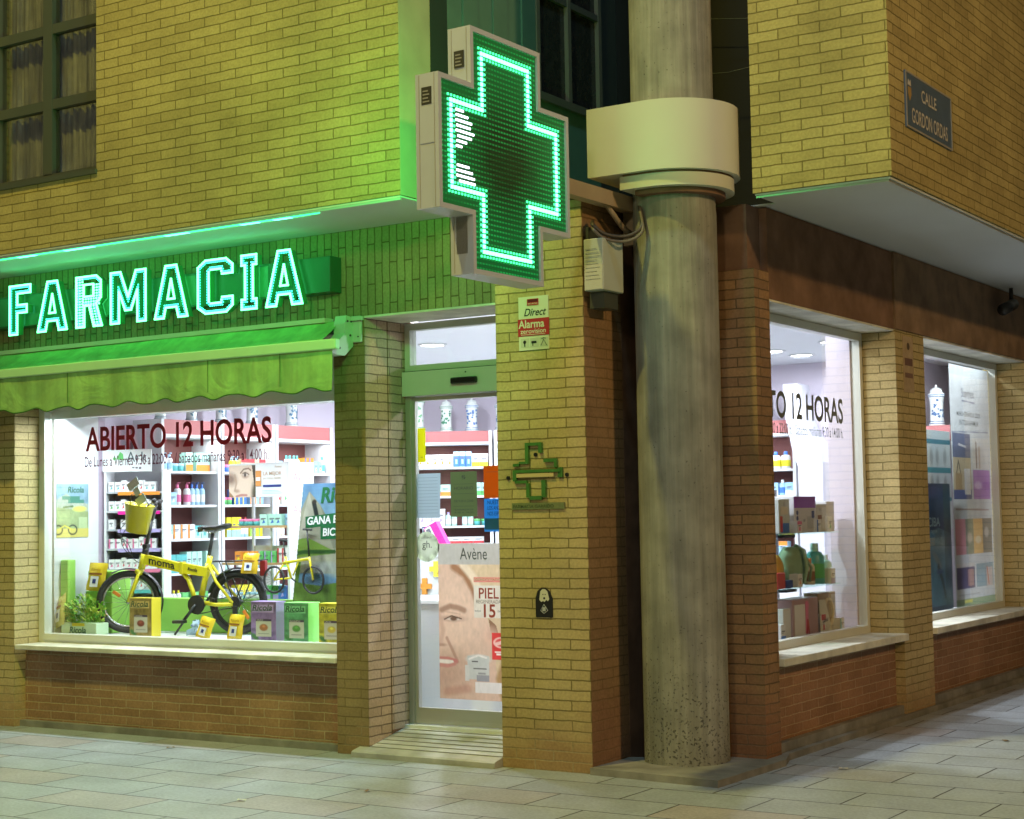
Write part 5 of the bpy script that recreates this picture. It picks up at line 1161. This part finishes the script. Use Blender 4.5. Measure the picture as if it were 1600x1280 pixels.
# poster on the left cheek wall
wp=thing('wall_poster',(-5.495,.6,1.78),'small mountain and bicycle poster hanging on the left cheek wall','poster')
p=Paint(.36,.46,.006,(.20,.34,.42)); p.poly([(0,.30),(.3,.18),(.7,.34),(1,.38),(1,.8),(0,.8)],(.36,.42,.34)); p.poly([(0,.44),(1,.52),(1,.85),(0,.85)],(.28,.36,.16)); p.noise(.14,8); p.rect(0,.84,1,1,(.55,.48,.12)); p.blob(.72,.47,.22,.07,(.52,.54,.12),.2); p.rect(.18,.23,.72,.29,(.05,.20,.14)); p.rect(.36,.30,.86,.36,(.05,.20,.14)); p.rect(.7,.63,.96,.84,(.38,.48,.26))
for cx in (.05,.5): 
    for an in range(24): a=an*math.pi/12; p.blob(cx+.13*math.cos(a),.86+.085*math.sin(a),.022,.02,(.02,.03,.02),.4)
p.line([(.05,.86),(.25,.78),(.5,.86)],.006,(.6,.52,.06)); p.line([(.22,.44),(.5,.42)],.008,(.10,.16,.06))
p.add('printed_sheet',FB(-5.494,.42,2.01),wp,th=0)
m=MB(); txt(m,'Ricola',.075,FB(-5.4925,.54,1.935),DG,extrude=.0004,offset=.001,shear=.15); m.box(-5.499,-5.4945,.42,.78,1.55,2.01,WHITE); P('backing_board',m,wp)

# ------------------------------------------------------------------ lettering on the glass
RV=mat((.34,.012,.03),.5,var=.05); GV=mat((.13,.15,.14),.5)
lt=MB(); A=FA(-5.0,.295,2.262)
wl=thing('window_lettering',(-4,.294,2.26),'dark red ABIERTO 12 HORAS lettering with opening hours on the front window','window lettering')
fit('ABIERTO 12 HORAS',2.04,.205,A,RV,.022,lt); P('headline',lt,wl)
lt=MB(); fit('De Lunes a Viernes 9:30 a 22:00 h. / Sabados mañanas 9:30 a 14:00 h.',2.02,.085,FA(-5.01,.295,2.135),mat((.16,.03,.06),.5),.004,lt); P('hours_line',lt,wl)
wl=thing('window_lettering',(.555,2,2.36),'grey ABIERTO 12 HORAS lettering with opening hours on the first side window','window lettering')
lt=MB(); fit('ABIERTO 12 HORAS',2.04,.20,FB(.5535,1.06,2.35),GV,.022,lt); P('headline',lt,wl)
lt=MB(); fit('De Lunes a Viernes 9:30 a 22:00 h. / Sabados mañanas 9:30 a 14:00 h.',2.02,.08,FB(.5535,1.07,2.235),GV,.004,lt); P('hours_line',lt,wl)

# ------------------------------------------------------------------ papers and poster on the door glass
def paper(name,x0,x1,z0,z1,c,label,lines=(),cat='notice',ink=INK,y=.5155,sk=0.):
    t=thing(name,(x0,y,z0),label,cat,'papers taped to the door glass')
    m=MB(); m.prism([(x0-sk,z0),(x1-sk*.5,z0),(x1,z1),(x0+sk,z1)],y-.0006,y+.0006,translucent('thin_paper',c,.6)); P('sheet',m,t)
    m=MB()
    for s,h,zz in lines:
        if s=='-': m.box(x0+.025,x1-.025,y-.0014,y-.0007,zz,zz+h,ink)
        else: fit(s,(x1-x0)*(.72 if len(s)>3 else .16),h,FA(x0+(x1-x0)*(.14 if len(s)>3 else .42),y-.001,zz),ink,.006,m)
    if m.v: P('printed_text',m,t)
LI=mat((.28,.33,.42),.6)
paper('notice_sheet',-1.76,-1.535,1.665,1.99,(.60,.66,.74),'white sheet of ruled handwriting at the left of the door glass',[('-',.0022,1.70+.0235*i) for i in range(12)],ink=LI,sk=.02)
paper('notice_sheet',-1.445,-1.215,1.67,1.995,(.27,.31,.20),'olive green opening hours sheet in the middle of the door glass',[('§',.03,1.94),('-',.002,1.905),('HORARIO',.022,1.865),('-',.002,1.835),('DE 9:30 A 22:00',.017,1.775),('-',.002,1.745),('SABADOS',.012,1.715),('9:30 A 14:00',.012,1.695)])
paper('notice_sheet',-1.155,-.94,1.80,2.03,(.62,.20,.03),'orange sheet on the door glass beside the brick pillar',[('-',.002,1.985)])
paper('notice_sheet',-1.155,-.94,1.56,1.795,(.10,.38,.72),'blue printed sheet under the orange one on the door glass',[('NUESTROS',.028,1.755),('LOS ANGELES',.028,1.715),('NOS ESPERAN',.028,1.675)],ink=mat((.01,.02,.10),.5))
m=MB(); m.box(-1.15,-.95,.5128,.5148,1.575,1.655,mat((.02,.12,.35),.5)); single('photo_strip',m,(-1.05,.513,1.57),'dark blue photo strip at the bottom of the blue sheet','photo')
paper('notice_sheet',-1.735,-1.665,2.075,2.325,(.80,.76,.06),'tall bright yellow slip at the top left of the door glass',[('-',.003,2.11)])
sk_=thing('round_sticker',(-1.665,.514,1.455),'round mottled sticker with letters gh on the door glass','sticker')
p=Paint(.22,.22,.004,(.42,.48,.38)); p.noise(.25,7); p.blob(.5,.5,.30,.30,(.55,.60,.52),.3)
p.add('printed_disc',FA(-1.775,.5135,1.565),sk_,th=0,pm=PRINTT,cut=lambda u_,v_:(u_-.5)**2+(v_-.5)**2<.25)
m=MB(); fit('gh.',.085,.07,FA(-1.705,.5125,1.43),INK,.003,m); fit('CLEAN BEAUTY',.10,.014,FA(-1.715,.5125,1.515),INK,.003,m); P('lettering',m,sk_)
dp=thing('beauty_poster',(-1.3,.514,.36),'large poster of a smiling blonde woman on the lower door glass','poster')
p=Paint(.62,1.115,.0045,(.62,.47,.38))
p.blob(.2,.45,.5,.35,(.70,.54,.44),.5); p.blob(.0,.85,.4,.18,(.50,.33,.27),.8,a=.7)
p.poly([(.2,.13),(1,.13),(1,1),(.86,1),(.80,.86),(.78,.62),(.66,.45),(.50,.26),(.30,.14)],(.60,.50,.34)); p.line([(.22,.15),(.38,.20),(.50,.30),(.58,.42)],.028,(.34,.19,.11),.9); p.line([(.36,.14),(.50,.22),(.62,.36)],.030,(.72,.64,.50),.8); p.poly([(.70,.48),(.80,.52),(.86,.62),(.80,.72),(.74,.62)],(.28,.17,.11)); p.blob(.72,.60,.10,.10,(.64,.46,.37),.6)
p.line([(.92,.75),(.84,.86),(.90,.99)],.03,(.42,.28,.14),.9); p.line([(1,.6),(.95,.8),(.99,.95)],.03,(.70,.58,.38),.8); p.noise(.03,30)
p.line([(.04,.43),(.16,.405),(.28,.415),(.36,.43)],.020,(.36,.24,.18),.9); p.blob(.20,.485,.16,.032,(.45,.31,.25),.5); p.blob(.20,.487,.105,.017,(.66,.60,.55),.3); p.blob(.21,.485,.05,.024,(.16,.10,.07),.25); p.line([(.08,.49),(.18,.467),(.32,.485)],.005,(.12,.08,.06)); p.line([(.09,.44),(.3,.455)],.006,(.50,.36,.29),.9,a=.6)
p.line([(.0,.46),(.06,.56),(.02,.63)],.02,(.52,.36,.29),.95,a=.7); p.blob(.03,.655,.07,.018,(.36,.22,.17),.5,a=.8); p.line([(.11,.61),(.20,.70),(.26,.76)],.012,(.44,.28,.22),.9,a=.9)
p.line([(.0,.745),(.12,.745),(.24,.758)],.016,(.52,.22,.20),.6); p.line([(.0,.760),(.10,.762),(.18,.765)],.014,(.82,.80,.76),.5); p.line([(.0,.785),(.12,.79),(.22,.775)],.012,(.55,.27,.24),.7)
p.line([(.1,.955),(.4,.93)],.03,(.48,.28,.22),.95,a=.7)
p.rect(0,0,1,.135,(.44,.46,.45)); p.rect(.50,.215,.98,.25,(.58,.24,.20)); p.rect(.50,.27,.98,.475,(.66,.65,.58))
p.blob(.55,.74,.17,.055,(.60,.64,.63),.2); p.rect(.40,.72,.70,.87,(.52,.57,.57)); p.rect(.36,.78,.42,.88,(.60,.63,.62)); p.rect(.52,.84,.70,.88,(.30,.32,.36)); p.rect(.50,.885,.90,.955,(.70,.71,.72)); p.line([(.46,.755),(.54,.755)],.003,(.1,.1,.1)); p.line([(.48,.80),(.66,.80)],.003,(.1,.1,.1)); p.line([(.42,.74),(.55,.715),(.66,.73)],.007,(.75,.77,.76)); p.line([(.55,.83),(.64,.83)],.006,(.3,.32,.34))
p.rect(.74,.57,1,.74,(.60,.06,.06)); p.blob(.87,.63,.11,.062,(.80,.55,.52),.08); p.blob(.87,.63,.085,.048,(.62,.10,.10),.1); p.line([(.80,.64),(.94,.62)],.012,(.80,.55,.52)); p.rect(.80,.70,.98,.712,(.85,.8,.78)); p.rect(.78,.685,.9,.695,(.85,.8,.78))
p.im=np.clip(p.im*np.array((1.10,.97,.97)),0,1); p.noise(.03,40)
p.add('printed_sheet',FA(-1.565,.5135,1.478),dp,th=0,pm=PRINTT)
m=MB(); RI=mat((.50,.10,.09),.5); fit('Avène',.235,.085,FA(-1.37,.5115,1.362),mat((.10,.11,.11),.5),.0,m); m.box(-1.37,-1.13,.511,.5118,1.352,1.354,GREY)
fit('PIEL',.17,.075,FA(-1.21,.5115,1.085),RI,.012,m); fit('REGENERADA',.215,.026,FA(-1.235,.5115,1.05),mat((.35,.28,.26),.5),.008,m); fit('15',.10,.095,FA(-1.17,.5115,.95),RI,.02,m); fit('EN SOLO',.05,.012,FA(-1.245,.5115,.99),INK,.003,m); fit('DIAS',.035,.012,FA(-1.05,.5115,.99),INK,.003,m); fit('EXPERIENCIA NOCTURNA',.23,.014,FA(-1.245,.5115,1.213),cm_('white'),.003,m)
P('lettering',m,dp)
# counters and things just inside the door
ct=thing('white_counter',(-2.0,1.1,.17),'low white counter with a fine dark outline inside the door','counter')
m=MB(); m.box(-2.9,-1.2,1.1,1.75,.17,1.0,WHITE,bev=.004); P('counter_body',m,ct)
m=MB(); m.box(-2.92,-1.18,1.08,1.77,1.001,1.03,mat((.86,.87,.88),.3),bev=.003); P('counter_top',m,ct)
m=MB(); fr(m,-1.975,-1.3,.42,.86,1.097,1.0995,.008,GREY); P('panel_groove',m,ct)
m=MB(); m.box(-3.3,-1.5,2.0,2.6,.17,1.34,WHITE,bev=.004); pd=thing('tall_white_counter',(-2.4,2.0,.17),'taller white counter behind the low one, bearing coloured paper crosses','counter'); P('counter_body',m,pd)
m=MB(); m.box(-3.32,-1.48,1.98,2.62,1.341,1.365,WHITE,bev=.003); P('counter_top',m,pd)
def pcross(x,z,s,c,label,y=1.996):
    m=MB(); a=s*.32; m.prism([(x-a/2,z-s/2),(x+a/2,z-s/2),(x+a/2,z-a/2),(x+s/2,z-a/2),(x+s/2,z+a/2),(x+a/2,z+a/2),(x+a/2,z+s/2),(x-a/2,z+s/2),(x-a/2,z+a/2),(x-s/2,z+a/2),(x-s/2,z-a/2),(x-a/2,z-a/2)],y-.02,y,mat(c,.5))
    single('paper_cross',m,(x,y,z),label,'paper cross','coloured crosses on the tall counter')
pcross(-2.64,1.235,.13,(.78,.62,.05),'yellow cross stuck on the tall white counter'); pcross(-2.76,1.09,.135,(.75,.30,.04),'orange cross stuck on the tall white counter'); pcross(-2.87,1.035,.10,(.05,.42,.16),'green cross stuck on the tall white counter')
m=MB(); m.lathe([(.001,0),(.025,0),(.025,.12),(.02,.13)],CH,12); m.lathe([(.02,.13),(.022,.2),(.012,.21),(.001,.21)],BKK,12); single('marker_pot',m,(-2.19,1.45,1.031),'silver and black holder standing on the low counter','holder',local=True)
def promo(x,y,z,w,h,d,rz,ti,c1,c2_,label):
    m=MB(); Q=Matrix.Rotation(R(ti),4,'Y'); m.box(-w/2,w/2,0,d,0,h,cm_(c1),Q,bev=.002); m.box(-w*.45,w*.0,-.002,-.0003,h*.04,h*.96,cm_(c2_),Q); m.box(-w*.4,-w*.1,-.003,-.002,h*.7,h*.9,INK,Q)
    single('promo_box',m,(x,y,z),label,'box','boxes on the tall counter',rz,local=True)
promo(-2.70,2.15,1.40,.13,.23,.08,R(10),-28,'magenta','white','leaning magenta and white box on the tall counter')
promo(-2.52,2.12,1.366,.16,.05,.09,R(5),0,'pink','white','flat pink box at the foot of the leaning magenta box')
promo(-2.84,2.25,1.366,.10,.15,.08,R(20),6,'mint','green','small green and white box on the tall counter')
promo(-2.95,2.3,1.366,.10,.22,.08,R(20),0,'navy','grey','dark box at the left end of the tall counter')
for i in range(4): promo(-2.30+.17*i,2.15,1.366,.15,.055,.09,R(3),0,'white','red',f'flat white and red box, number {["first","second","third","fourth"][i]} along the tall counter'.replace('number ',''))

# ------------------------------------------------------------------ first side window display
dsp=thing('display_cabinet',(.2,2.7,.17),'dark grey backed cabinet with two glass shelves in the side window','display cabinet')
m=MB(); m.box(-.10,.0,2.10,3.03,.17,1.84,mat((.16,.17,.20),.4)); P('back_panel',m,dsp)
m=MB(); m.box(-.1,.46,1.6,3.36,.17,.70,WHITE); P('base_box',m,dsp)
for z in (1.50,1.09):
    m=MB(); m.box(.0,.43,2.0,3.25,z-.008,z,GLASSG); s_=P('glass_shelf',m,dsp)
    m=MB(); m.box(.0,.03,2.3,2.36,z-.04,z-.009,BLK); m.box(.0,.03,2.9,2.96,z-.04,z-.009,BLK); m.box(.36,.42,2.2,2.4,z-.03,z-.009,BLK); P('shelf_bracket',m,s_)
def bx(name,y,x,z,w,h,d,c1,label,rz=90,extra=None,group='gifts in the first side window',cat='box'):
    m=MB(); m.box(-w/2,w/2,0,d,0,h,mat(c1,.4,var=.06),bev=.004)
    if extra: extra(m,w,h,d)
    return single(name,m,(x,y,z),label,cat,group,R(rz),local=True)
def ex_purple(m,w,h,d):
    m.box(-w/2+.001,w/2-.001,-.002,-.0005,h*.68,h-.003,mat((.22,.03,.36),.4)); m.disc((-w*.36,-.0005,h*.55),.018,.002,cm_('navy')); m.disc((-w*.36,-.0005,h*.40),.018,.002,cm_('navy'))
    m.box(w*.1,w*.42,-.002,-.0005,h*.1,h*.45,cm_('grey')); m.box(w*.30,w*.42,-.0025,-.002,h*.4,h*.6,cm_('navy')); txt(m,'SET',.03,frame((-w*.1,-.0025,h*.3),(1,0,0)),INK,extrude=.0004)
def ex_dots(m,w,h,d):
    m.box(-w*.3,w*.3,-.002,-.0005,h*.55,h*.78,cm_('cream')); m.box(-w*.35,w*.4,-.002,-.0005,.005,h*.3,cm_('blue')); m.disc((0,-.0005,h*.85),.02,.002,cm_('grey')); m.box(-w*.42,-w*.2,-.0025,-.002,h*.05,h*.5,cm_('red'))
def ex_clear(m,w,h,d):
    m.box(-w*.40,-w*.05,-.002,-.0005,h*.45,h*.6,cm_('brown')); m.box(0,w*.35,-.002,-.0005,h*.1,h*.9,cm_('white')); m.disc((-w*.2,-.0005,h*.2),.014,.002,cm_('grey')); m.disc((-w*.2,-.0005,h*.8),.014,.002,cm_('grey'))
bx('gift_box',2.25,.40,1.501,.20,.26,.16,(.55,.60,.58),'white and blue tin like gift box at the left of the top glass shelf',extra=ex_dots)
bx('gift_box',2.62,.41,1.501,.42,.28,.16,(.60,.60,.62),'wide white gift box with purple lid band on the top glass shelf',extra=ex_purple)
bx('gift_box',2.96,.41,1.501,.22,.22,.12,(.62,.62,.60),'clear fronted gift box with brown detail on the top glass shelf',extra=ex_clear)
bx('gift_box',3.16,.40,1.501,.16,.24,.10,(.52,.50,.50),'narrow grey pink box at the right end of the top glass shelf')
def blob_bag(name,y,x,z,w,h,d,c,label,cat='bag',strap=True):
    m=MB(); vs=[];fs=[];n=18;k=10
    for j in range(k+1):
        v_=j/k; s=math.sin(math.pi*min(1,.12+.80*v_))**.45
        for i in range(n):
            a=2*math.pi*i/n; q=1+.05*math.sin(3*a+5*v_)+.03*math.sin(7*a); vs.append((w/2*s*q*math.copysign(abs(math.cos(a))**.7,math.cos(a)),d/2+d/2*s*q*math.copysign(abs(math.sin(a))**.8,math.sin(a)),h*v_))
    for j in range(k):
        for i in range(n): fs.append((j*n+i,j*n+(i+1)%n,(j+1)*n+(i+1)%n,(j+1)*n+i))
    fs+=[tuple(range(n)),tuple(range(k*n,k*n+n))]; m.add(vs,fs,mat(c,.7,var=.25,scale=14,bump=.01),True)
    if strap: m.tube([(-.02,-.012,.02),(.01,-.028,h*.45),(.0,-.012,h*.9),(.03,d*.4,h*1.03)],.017,mat([q*1.25 for q in c],.6),6); m.tube([(.10,-.008,.03),(.12,-.02,h*.45),(.07,d*.3,h*1.0)],.012,mat([q*.8 for q in c],.6),6)
    single(name,m,(x,y,z),label,cat,'gifts in the first side window',R(90),local=True)
blob_bag('toiletry_bag',2.20,.38,1.091,.24,.25,.14,(.62,.38,.06),'orange and cream bag at the left of the middle glass shelf',strap=False)
bx('gift_box',2.12,.42,1.091,.14,.12,.03,(.55,.07,.06),'small red box in front of the orange bag')
bx('gift_box',2.26,.425,1.091,.12,.06,.05,(.02,.05,.25),'small navy box beside the small red box')
blob_bag('green_backpack',2.62,.38,1.091,.40,.30,.18,(.26,.40,.26),'pale green backpack bulging on the middle glass shelf')
put(bottle(.075,.34,'teal','mint','green',False),(.32,3.0,1.091),R(90),'large dark green bottle on the middle glass shelf','bottle','gifts in the first side window')
put(bottle(.05,.24,'mint','white','teal',False),(.34,3.17,1.091),R(90),'smaller pale green bottle right of the dark green one','bottle','gifts in the first side window')
put(bottle(.045,.22,'cream','orange','brown',False),(.33,2.86,1.091),R(90),'amber and cream bottle left of the dark green one','bottle','gifts in the first side window')
def ex_bow(m,w,h,d):
    m.box(-w*.42,-w*.02,-.002,-.0005,h*.08,h*.86,cm_('white')); m.box(0,w*.1,-.003,-.0005,h*.1,h*.8,cm_('pink')); m.tube([(w*.02,-.006,h*.1),(w*.05,-.008,h*.45),(w*.10,-.006,h*.1)],.007,cm_('red'),6); m.disc((w*.05,-.0005,h*.82),.035,.004,cm_('pink'),n=10)
bx('gift_box',2.55,.42,.701,.50,.30,.16,(.42,.28,.30),'maroon gift set with pink bow on the window floor',extra=ex_bow)
bx('gift_box',2.20,.42,.701,.14,.24,.05,(.70,.72,.70),'slim white box at the left of the window floor')
bx('gift_box',3.08,.38,.701,.36,.32,.12,(.34,.26,.16),'brown gift box with a framed ring at the right of the window floor',extra=lambda m,w,h,d:(m.tube([(.02+.09*math.cos(2*math.pi*i/20),-.006,h*.5+.11*math.sin(2*math.pi*i/20)) for i in range(20)],.012,cm_('cream'),6,closed=True),m.box(w*.25,w*.45,-.002,-.0005,.02,h-.02,cm_('grey'))))
for i,(y_,z_,sp_c) in enumerate(((2.08,.701,'blue'),(2.86,.701,'red'),(3.24,.701,'teal'),(2.42,1.091,'orange'),(3.08,1.091,'lilac'),(2.44,1.501,'pink'),(2.82,1.501,'blue'),(3.05,1.501,'green'))):
    put(carton(.085,.07,(.13,.16,.11,.10,.12,.09,.10,.12)[i],'white',sp_c,i%4),(.44,y_,z_),R(90),f'small white carton with {sp_c} print on the {"window floor" if z_<1 else "middle glass shelf" if z_<1.3 else "top glass shelf"} of the display','carton','small cartons in the first side window')
m=MB(); m.add([(-.12,0,0),(.12,.0,.02),(.06,.03,.27),(-.06,.03,.27)],[(0,1,2,3)],mat((.66,.66,.56),.5)); m.add([(-.12,.004,0),(.12,.004,.02),(.06,.034,.27),(-.06,.034,.27)],[(0,3,2,1)],mat((.66,.66,.56),.5))
txt(m,'ideal',.045,frame((-.055,-.002,.10),(1,0,.05)),INK,extrude=.0005); single('price_card',m,(.445,2.90,.702),'big cream price card leaning before the gift sets','price card',None,R(90),local=True)

# ------------------------------------------------------------------ second side window
ps=thing('product_poster',(.50,6.5,.74),'tall white poster with rows of product photos in the second side window','poster')
p=Paint(1.22,2.29,.0075,(.50,.54,.54))
p.rect(.0,.0,1,.04,(.42,.47,.48)); p.line([(.30,.145),(.62,.15)],.006,(.20,.22,.28))
p.rect(.03,.285,.47,.385,(.13,.15,.22)); p.line([(.18,.33),(.36,.34)],.010,(.5,.5,.5)); p.rect(.03,.385,.47,.56,(.42,.36,.24)); p.rect(.03,.52,.47,.56,(.10,.12,.24)); p.line([(.10,.46),(.16,.40),(.22,.46)],.010,(.08,.07,.05)); p.rect(.08,.45,.24,.52,(.30,.22,.12)); p.rect(.30,.43,.45,.54,(.55,.56,.56)); p.line([(.03,.28),(.95,.27)],.006,(.25,.28,.34))
p.rect(.52,.30,.96,.43,(.55,.56,.53)); p.line([(.62,.32),(.62,.42)],.020,(.22,.18,.16)); p.line([(.70,.34),(.70,.42)],.022,(.45,.38,.30)); p.rect(.52,.435,.96,.56,(.34,.18,.42)); p.blob(.65,.50,.1,.03,(.55,.42,.62)); p.blob(.85,.50,.1,.03,(.28,.12,.36))
p.line([(.06,.60),(.9,.605)],.009,(.36,.30,.28)); p.rect(.03,.64,.28,.79,(.52,.26,.28)); p.rect(.28,.64,.48,.79,(.24,.27,.20)); p.rect(.48,.64,.72,.79,(.62,.42,.18)); p.rect(.72,.64,.96,.79,(.20,.19,.16)); p.blob(.38,.72,.07,.04,(.5,.45,.35)); p.blob(.82,.70,.06,.04,(.46,.44,.38)); p.blob(.6,.73,.08,.03,(.72,.60,.4))
p.rect(.03,.83,.48,.93,(.10,.09,.16)); p.rect(.03,.825,.48,.84,(.55,.55,.52)); p.rect(.30,.85,.45,.92,(.34,.22,.22)); p.rect(.52,.83,.96,.93,(.22,.32,.36)); p.rect(.78,.85,.94,.93,(.50,.44,.40)); p.line([(.80,.85),(.84,.92)],.012,(.45,.12,.08))
p.noise(.04,30); p.rect(.0,.972,1,1,(.24,.34,.22)); p.rect(.2,.975,.4,.99,(.6,.6,.15)); p.line([(.05,.955),(.6,.955)],.005,(.35,.37,.37))
p.im=np.clip(p.im*1.3,0,.85)
p.add('printed_sheet',FB(.502,5.93,3.03),ps,th=0,pm=PRINTT)
m=MB(); fit('Suavinex',.40,.085,FB(.5045,6.27,2.73),mat((.27,.28,.36),.5),.004,m); fit('MARCA ESPAÑOLA LIDER',.72,.055,FB(.5045,6.12,2.545),GV,.004,m); fit('EN TODA LA FAMILIA',.58,.05,FB(.5045,6.19,2.46),GV,.004,m); P('lettering',m,ps)
bs=thing('blue_standee',(.42,5.5,.72),'tall dark blue product standee in the second side window','standee')
p=Paint(.72,1.14,.007,(.03,.09,.24)); p.blob(.25,.06,.3,.08,(.10,.16,.45),.5); p.poly([(0,.42),(.5,.36),(1,.42),(1,1),(0,1)],(.10,.26,.42)); p.blob(.6,.5,.35,.08,(.28,.48,.62),.7); p.blob(.2,.42,.15,.05,(.10,.30,.60),.4); p.rect(.12,.44,.34,.50,(.55,.60,.62)); p.blob(.4,.62,.2,.05,(.22,.30,.36),.3,30); p.line([(.45,.68),(.60,.80),(.7,.92)],.03,(.03,.07,.10)); p.blob(.5,.72,.12,.03,(.06,.12,.35)); p.noise(.12,9); p.rect(.72,0,1,1,(.03,.13,.14),.7)
p.add('printed_board',FB(.404,5.42,1.90),bs,th=0)
m=MB(); m.box(.37,.403,5.42,6.14,.70,1.90,mat((.05,.10,.18),.5)); P('board',m,bs)
m=MB(); fit('CIBA',.34,.085,FB(.406,5.48,1.50),cm_('light blue'),.01,m); fit('agua',.18,.04,FB(.406,5.56,1.43),cm_('light blue'),.006,m); fit('DERMAIS',.40,.07,FB(.406,5.48,1.33),cm_('light blue'),.01,m); P('lettering',m,bs)
m=MB(); m.box(.2,.505,4.25,7.1,.17,.69,WHITE); single('window_platform',m,(.3,5.6,.17),'white platform under the second side window display','platform')
cpn=thing('price_display',(.2,5.4,1.9),'cyan and white price panel with product pictures behind the blue standee','panel')
p=Paint(.95,.95,.009,(.60,.72,.74)); p.rect(0,0,.25,.45,(.03,.34,.50)); p.rect(.22,.09,1,.14,(.03,.22,.30)); p.rect(.22,.38,1,.43,(.03,.30,.36)); p.rect(.22,.68,1,.72,(.03,.30,.36))
for u_ in (.4,.58,.82):
    for v_ in (.27,.54,.84): p.blob(u_,v_,.05,.08,(.35,.42,.42),.4)
p.rect(.0,.82,.15,1,(.50,.16,.08)); p.add('printed_sheet',FB(.24,5.75,2.42),cpn,th=0)
m=MB(); m.box(.20,.239,5.75,6.70,1.47,2.42,WHITE); m.box(.19,.23,6.15,6.21,.69,1.47,WHITE); P('board',m,cpn)
m=MB(); m.box(-.2,.24,8.3,8.5,2.46,2.60,RED); m.box(-.24,.45,8.3,8.5,.17,2.455,WHITE); sh2=thing('far_shelf_unit',(.1,8.4,.17),'far white shelf unit with red header behind the second side window','shelf unit'); P('unit_body',m,sh2)
jar((0.,7.06,2.50),R(40),'white jar with blue painting seen through the second side window',(.06,.14,.30),.42)
m=MB(); m.box(-.25,.18,6.9,7.3,2.36,2.498,RED); single('jar_ledge',m,(0,8,2.4),'red ledge carrying the jar behind the second side window','ledge')

# small litter on the paving
for x,y,l,c in ((-1.37,-1.81,'small white paper scrap on the paving in front of the window',(.7,.72,.7)),(-3.4,-.35,'tiny crumpled leaf near the base of the window wall',(.20,.14,.06)),(-.9,-1.2,'small brown dry leaf on the paving before the step',(.22,.13,.05)),(1.35,.9,'pale scrap on the paving right of the column plinth',(.5,.48,.42)),(1.9,2.6,'small dry leaf on the paving below the side window',(.18,.12,.05))):
    m=MB(); a=rd.random()*3; q=Matrix.Translation((x,y,.004))@Matrix.Rotation(a,4,'Z')
    m.add([q@Vector(v) for v in ((-.03,-.012,0),(.0,-.018,.007),(.03,-.008,.001),(.028,.012,.008),(-.002,.017,.002),(-.028,.01,.009))],[(0,1,4,5),(1,2,3,4)],mat(c,.7)); single('paper_scrap' if 'scrap' in l else 'dry_leaf',m,(x,y,0),l,'scrap' if 'scrap' in l else 'leaf')

for o in sc.objects:
    if 'worldspace' in o.keys(): del o['worldspace']
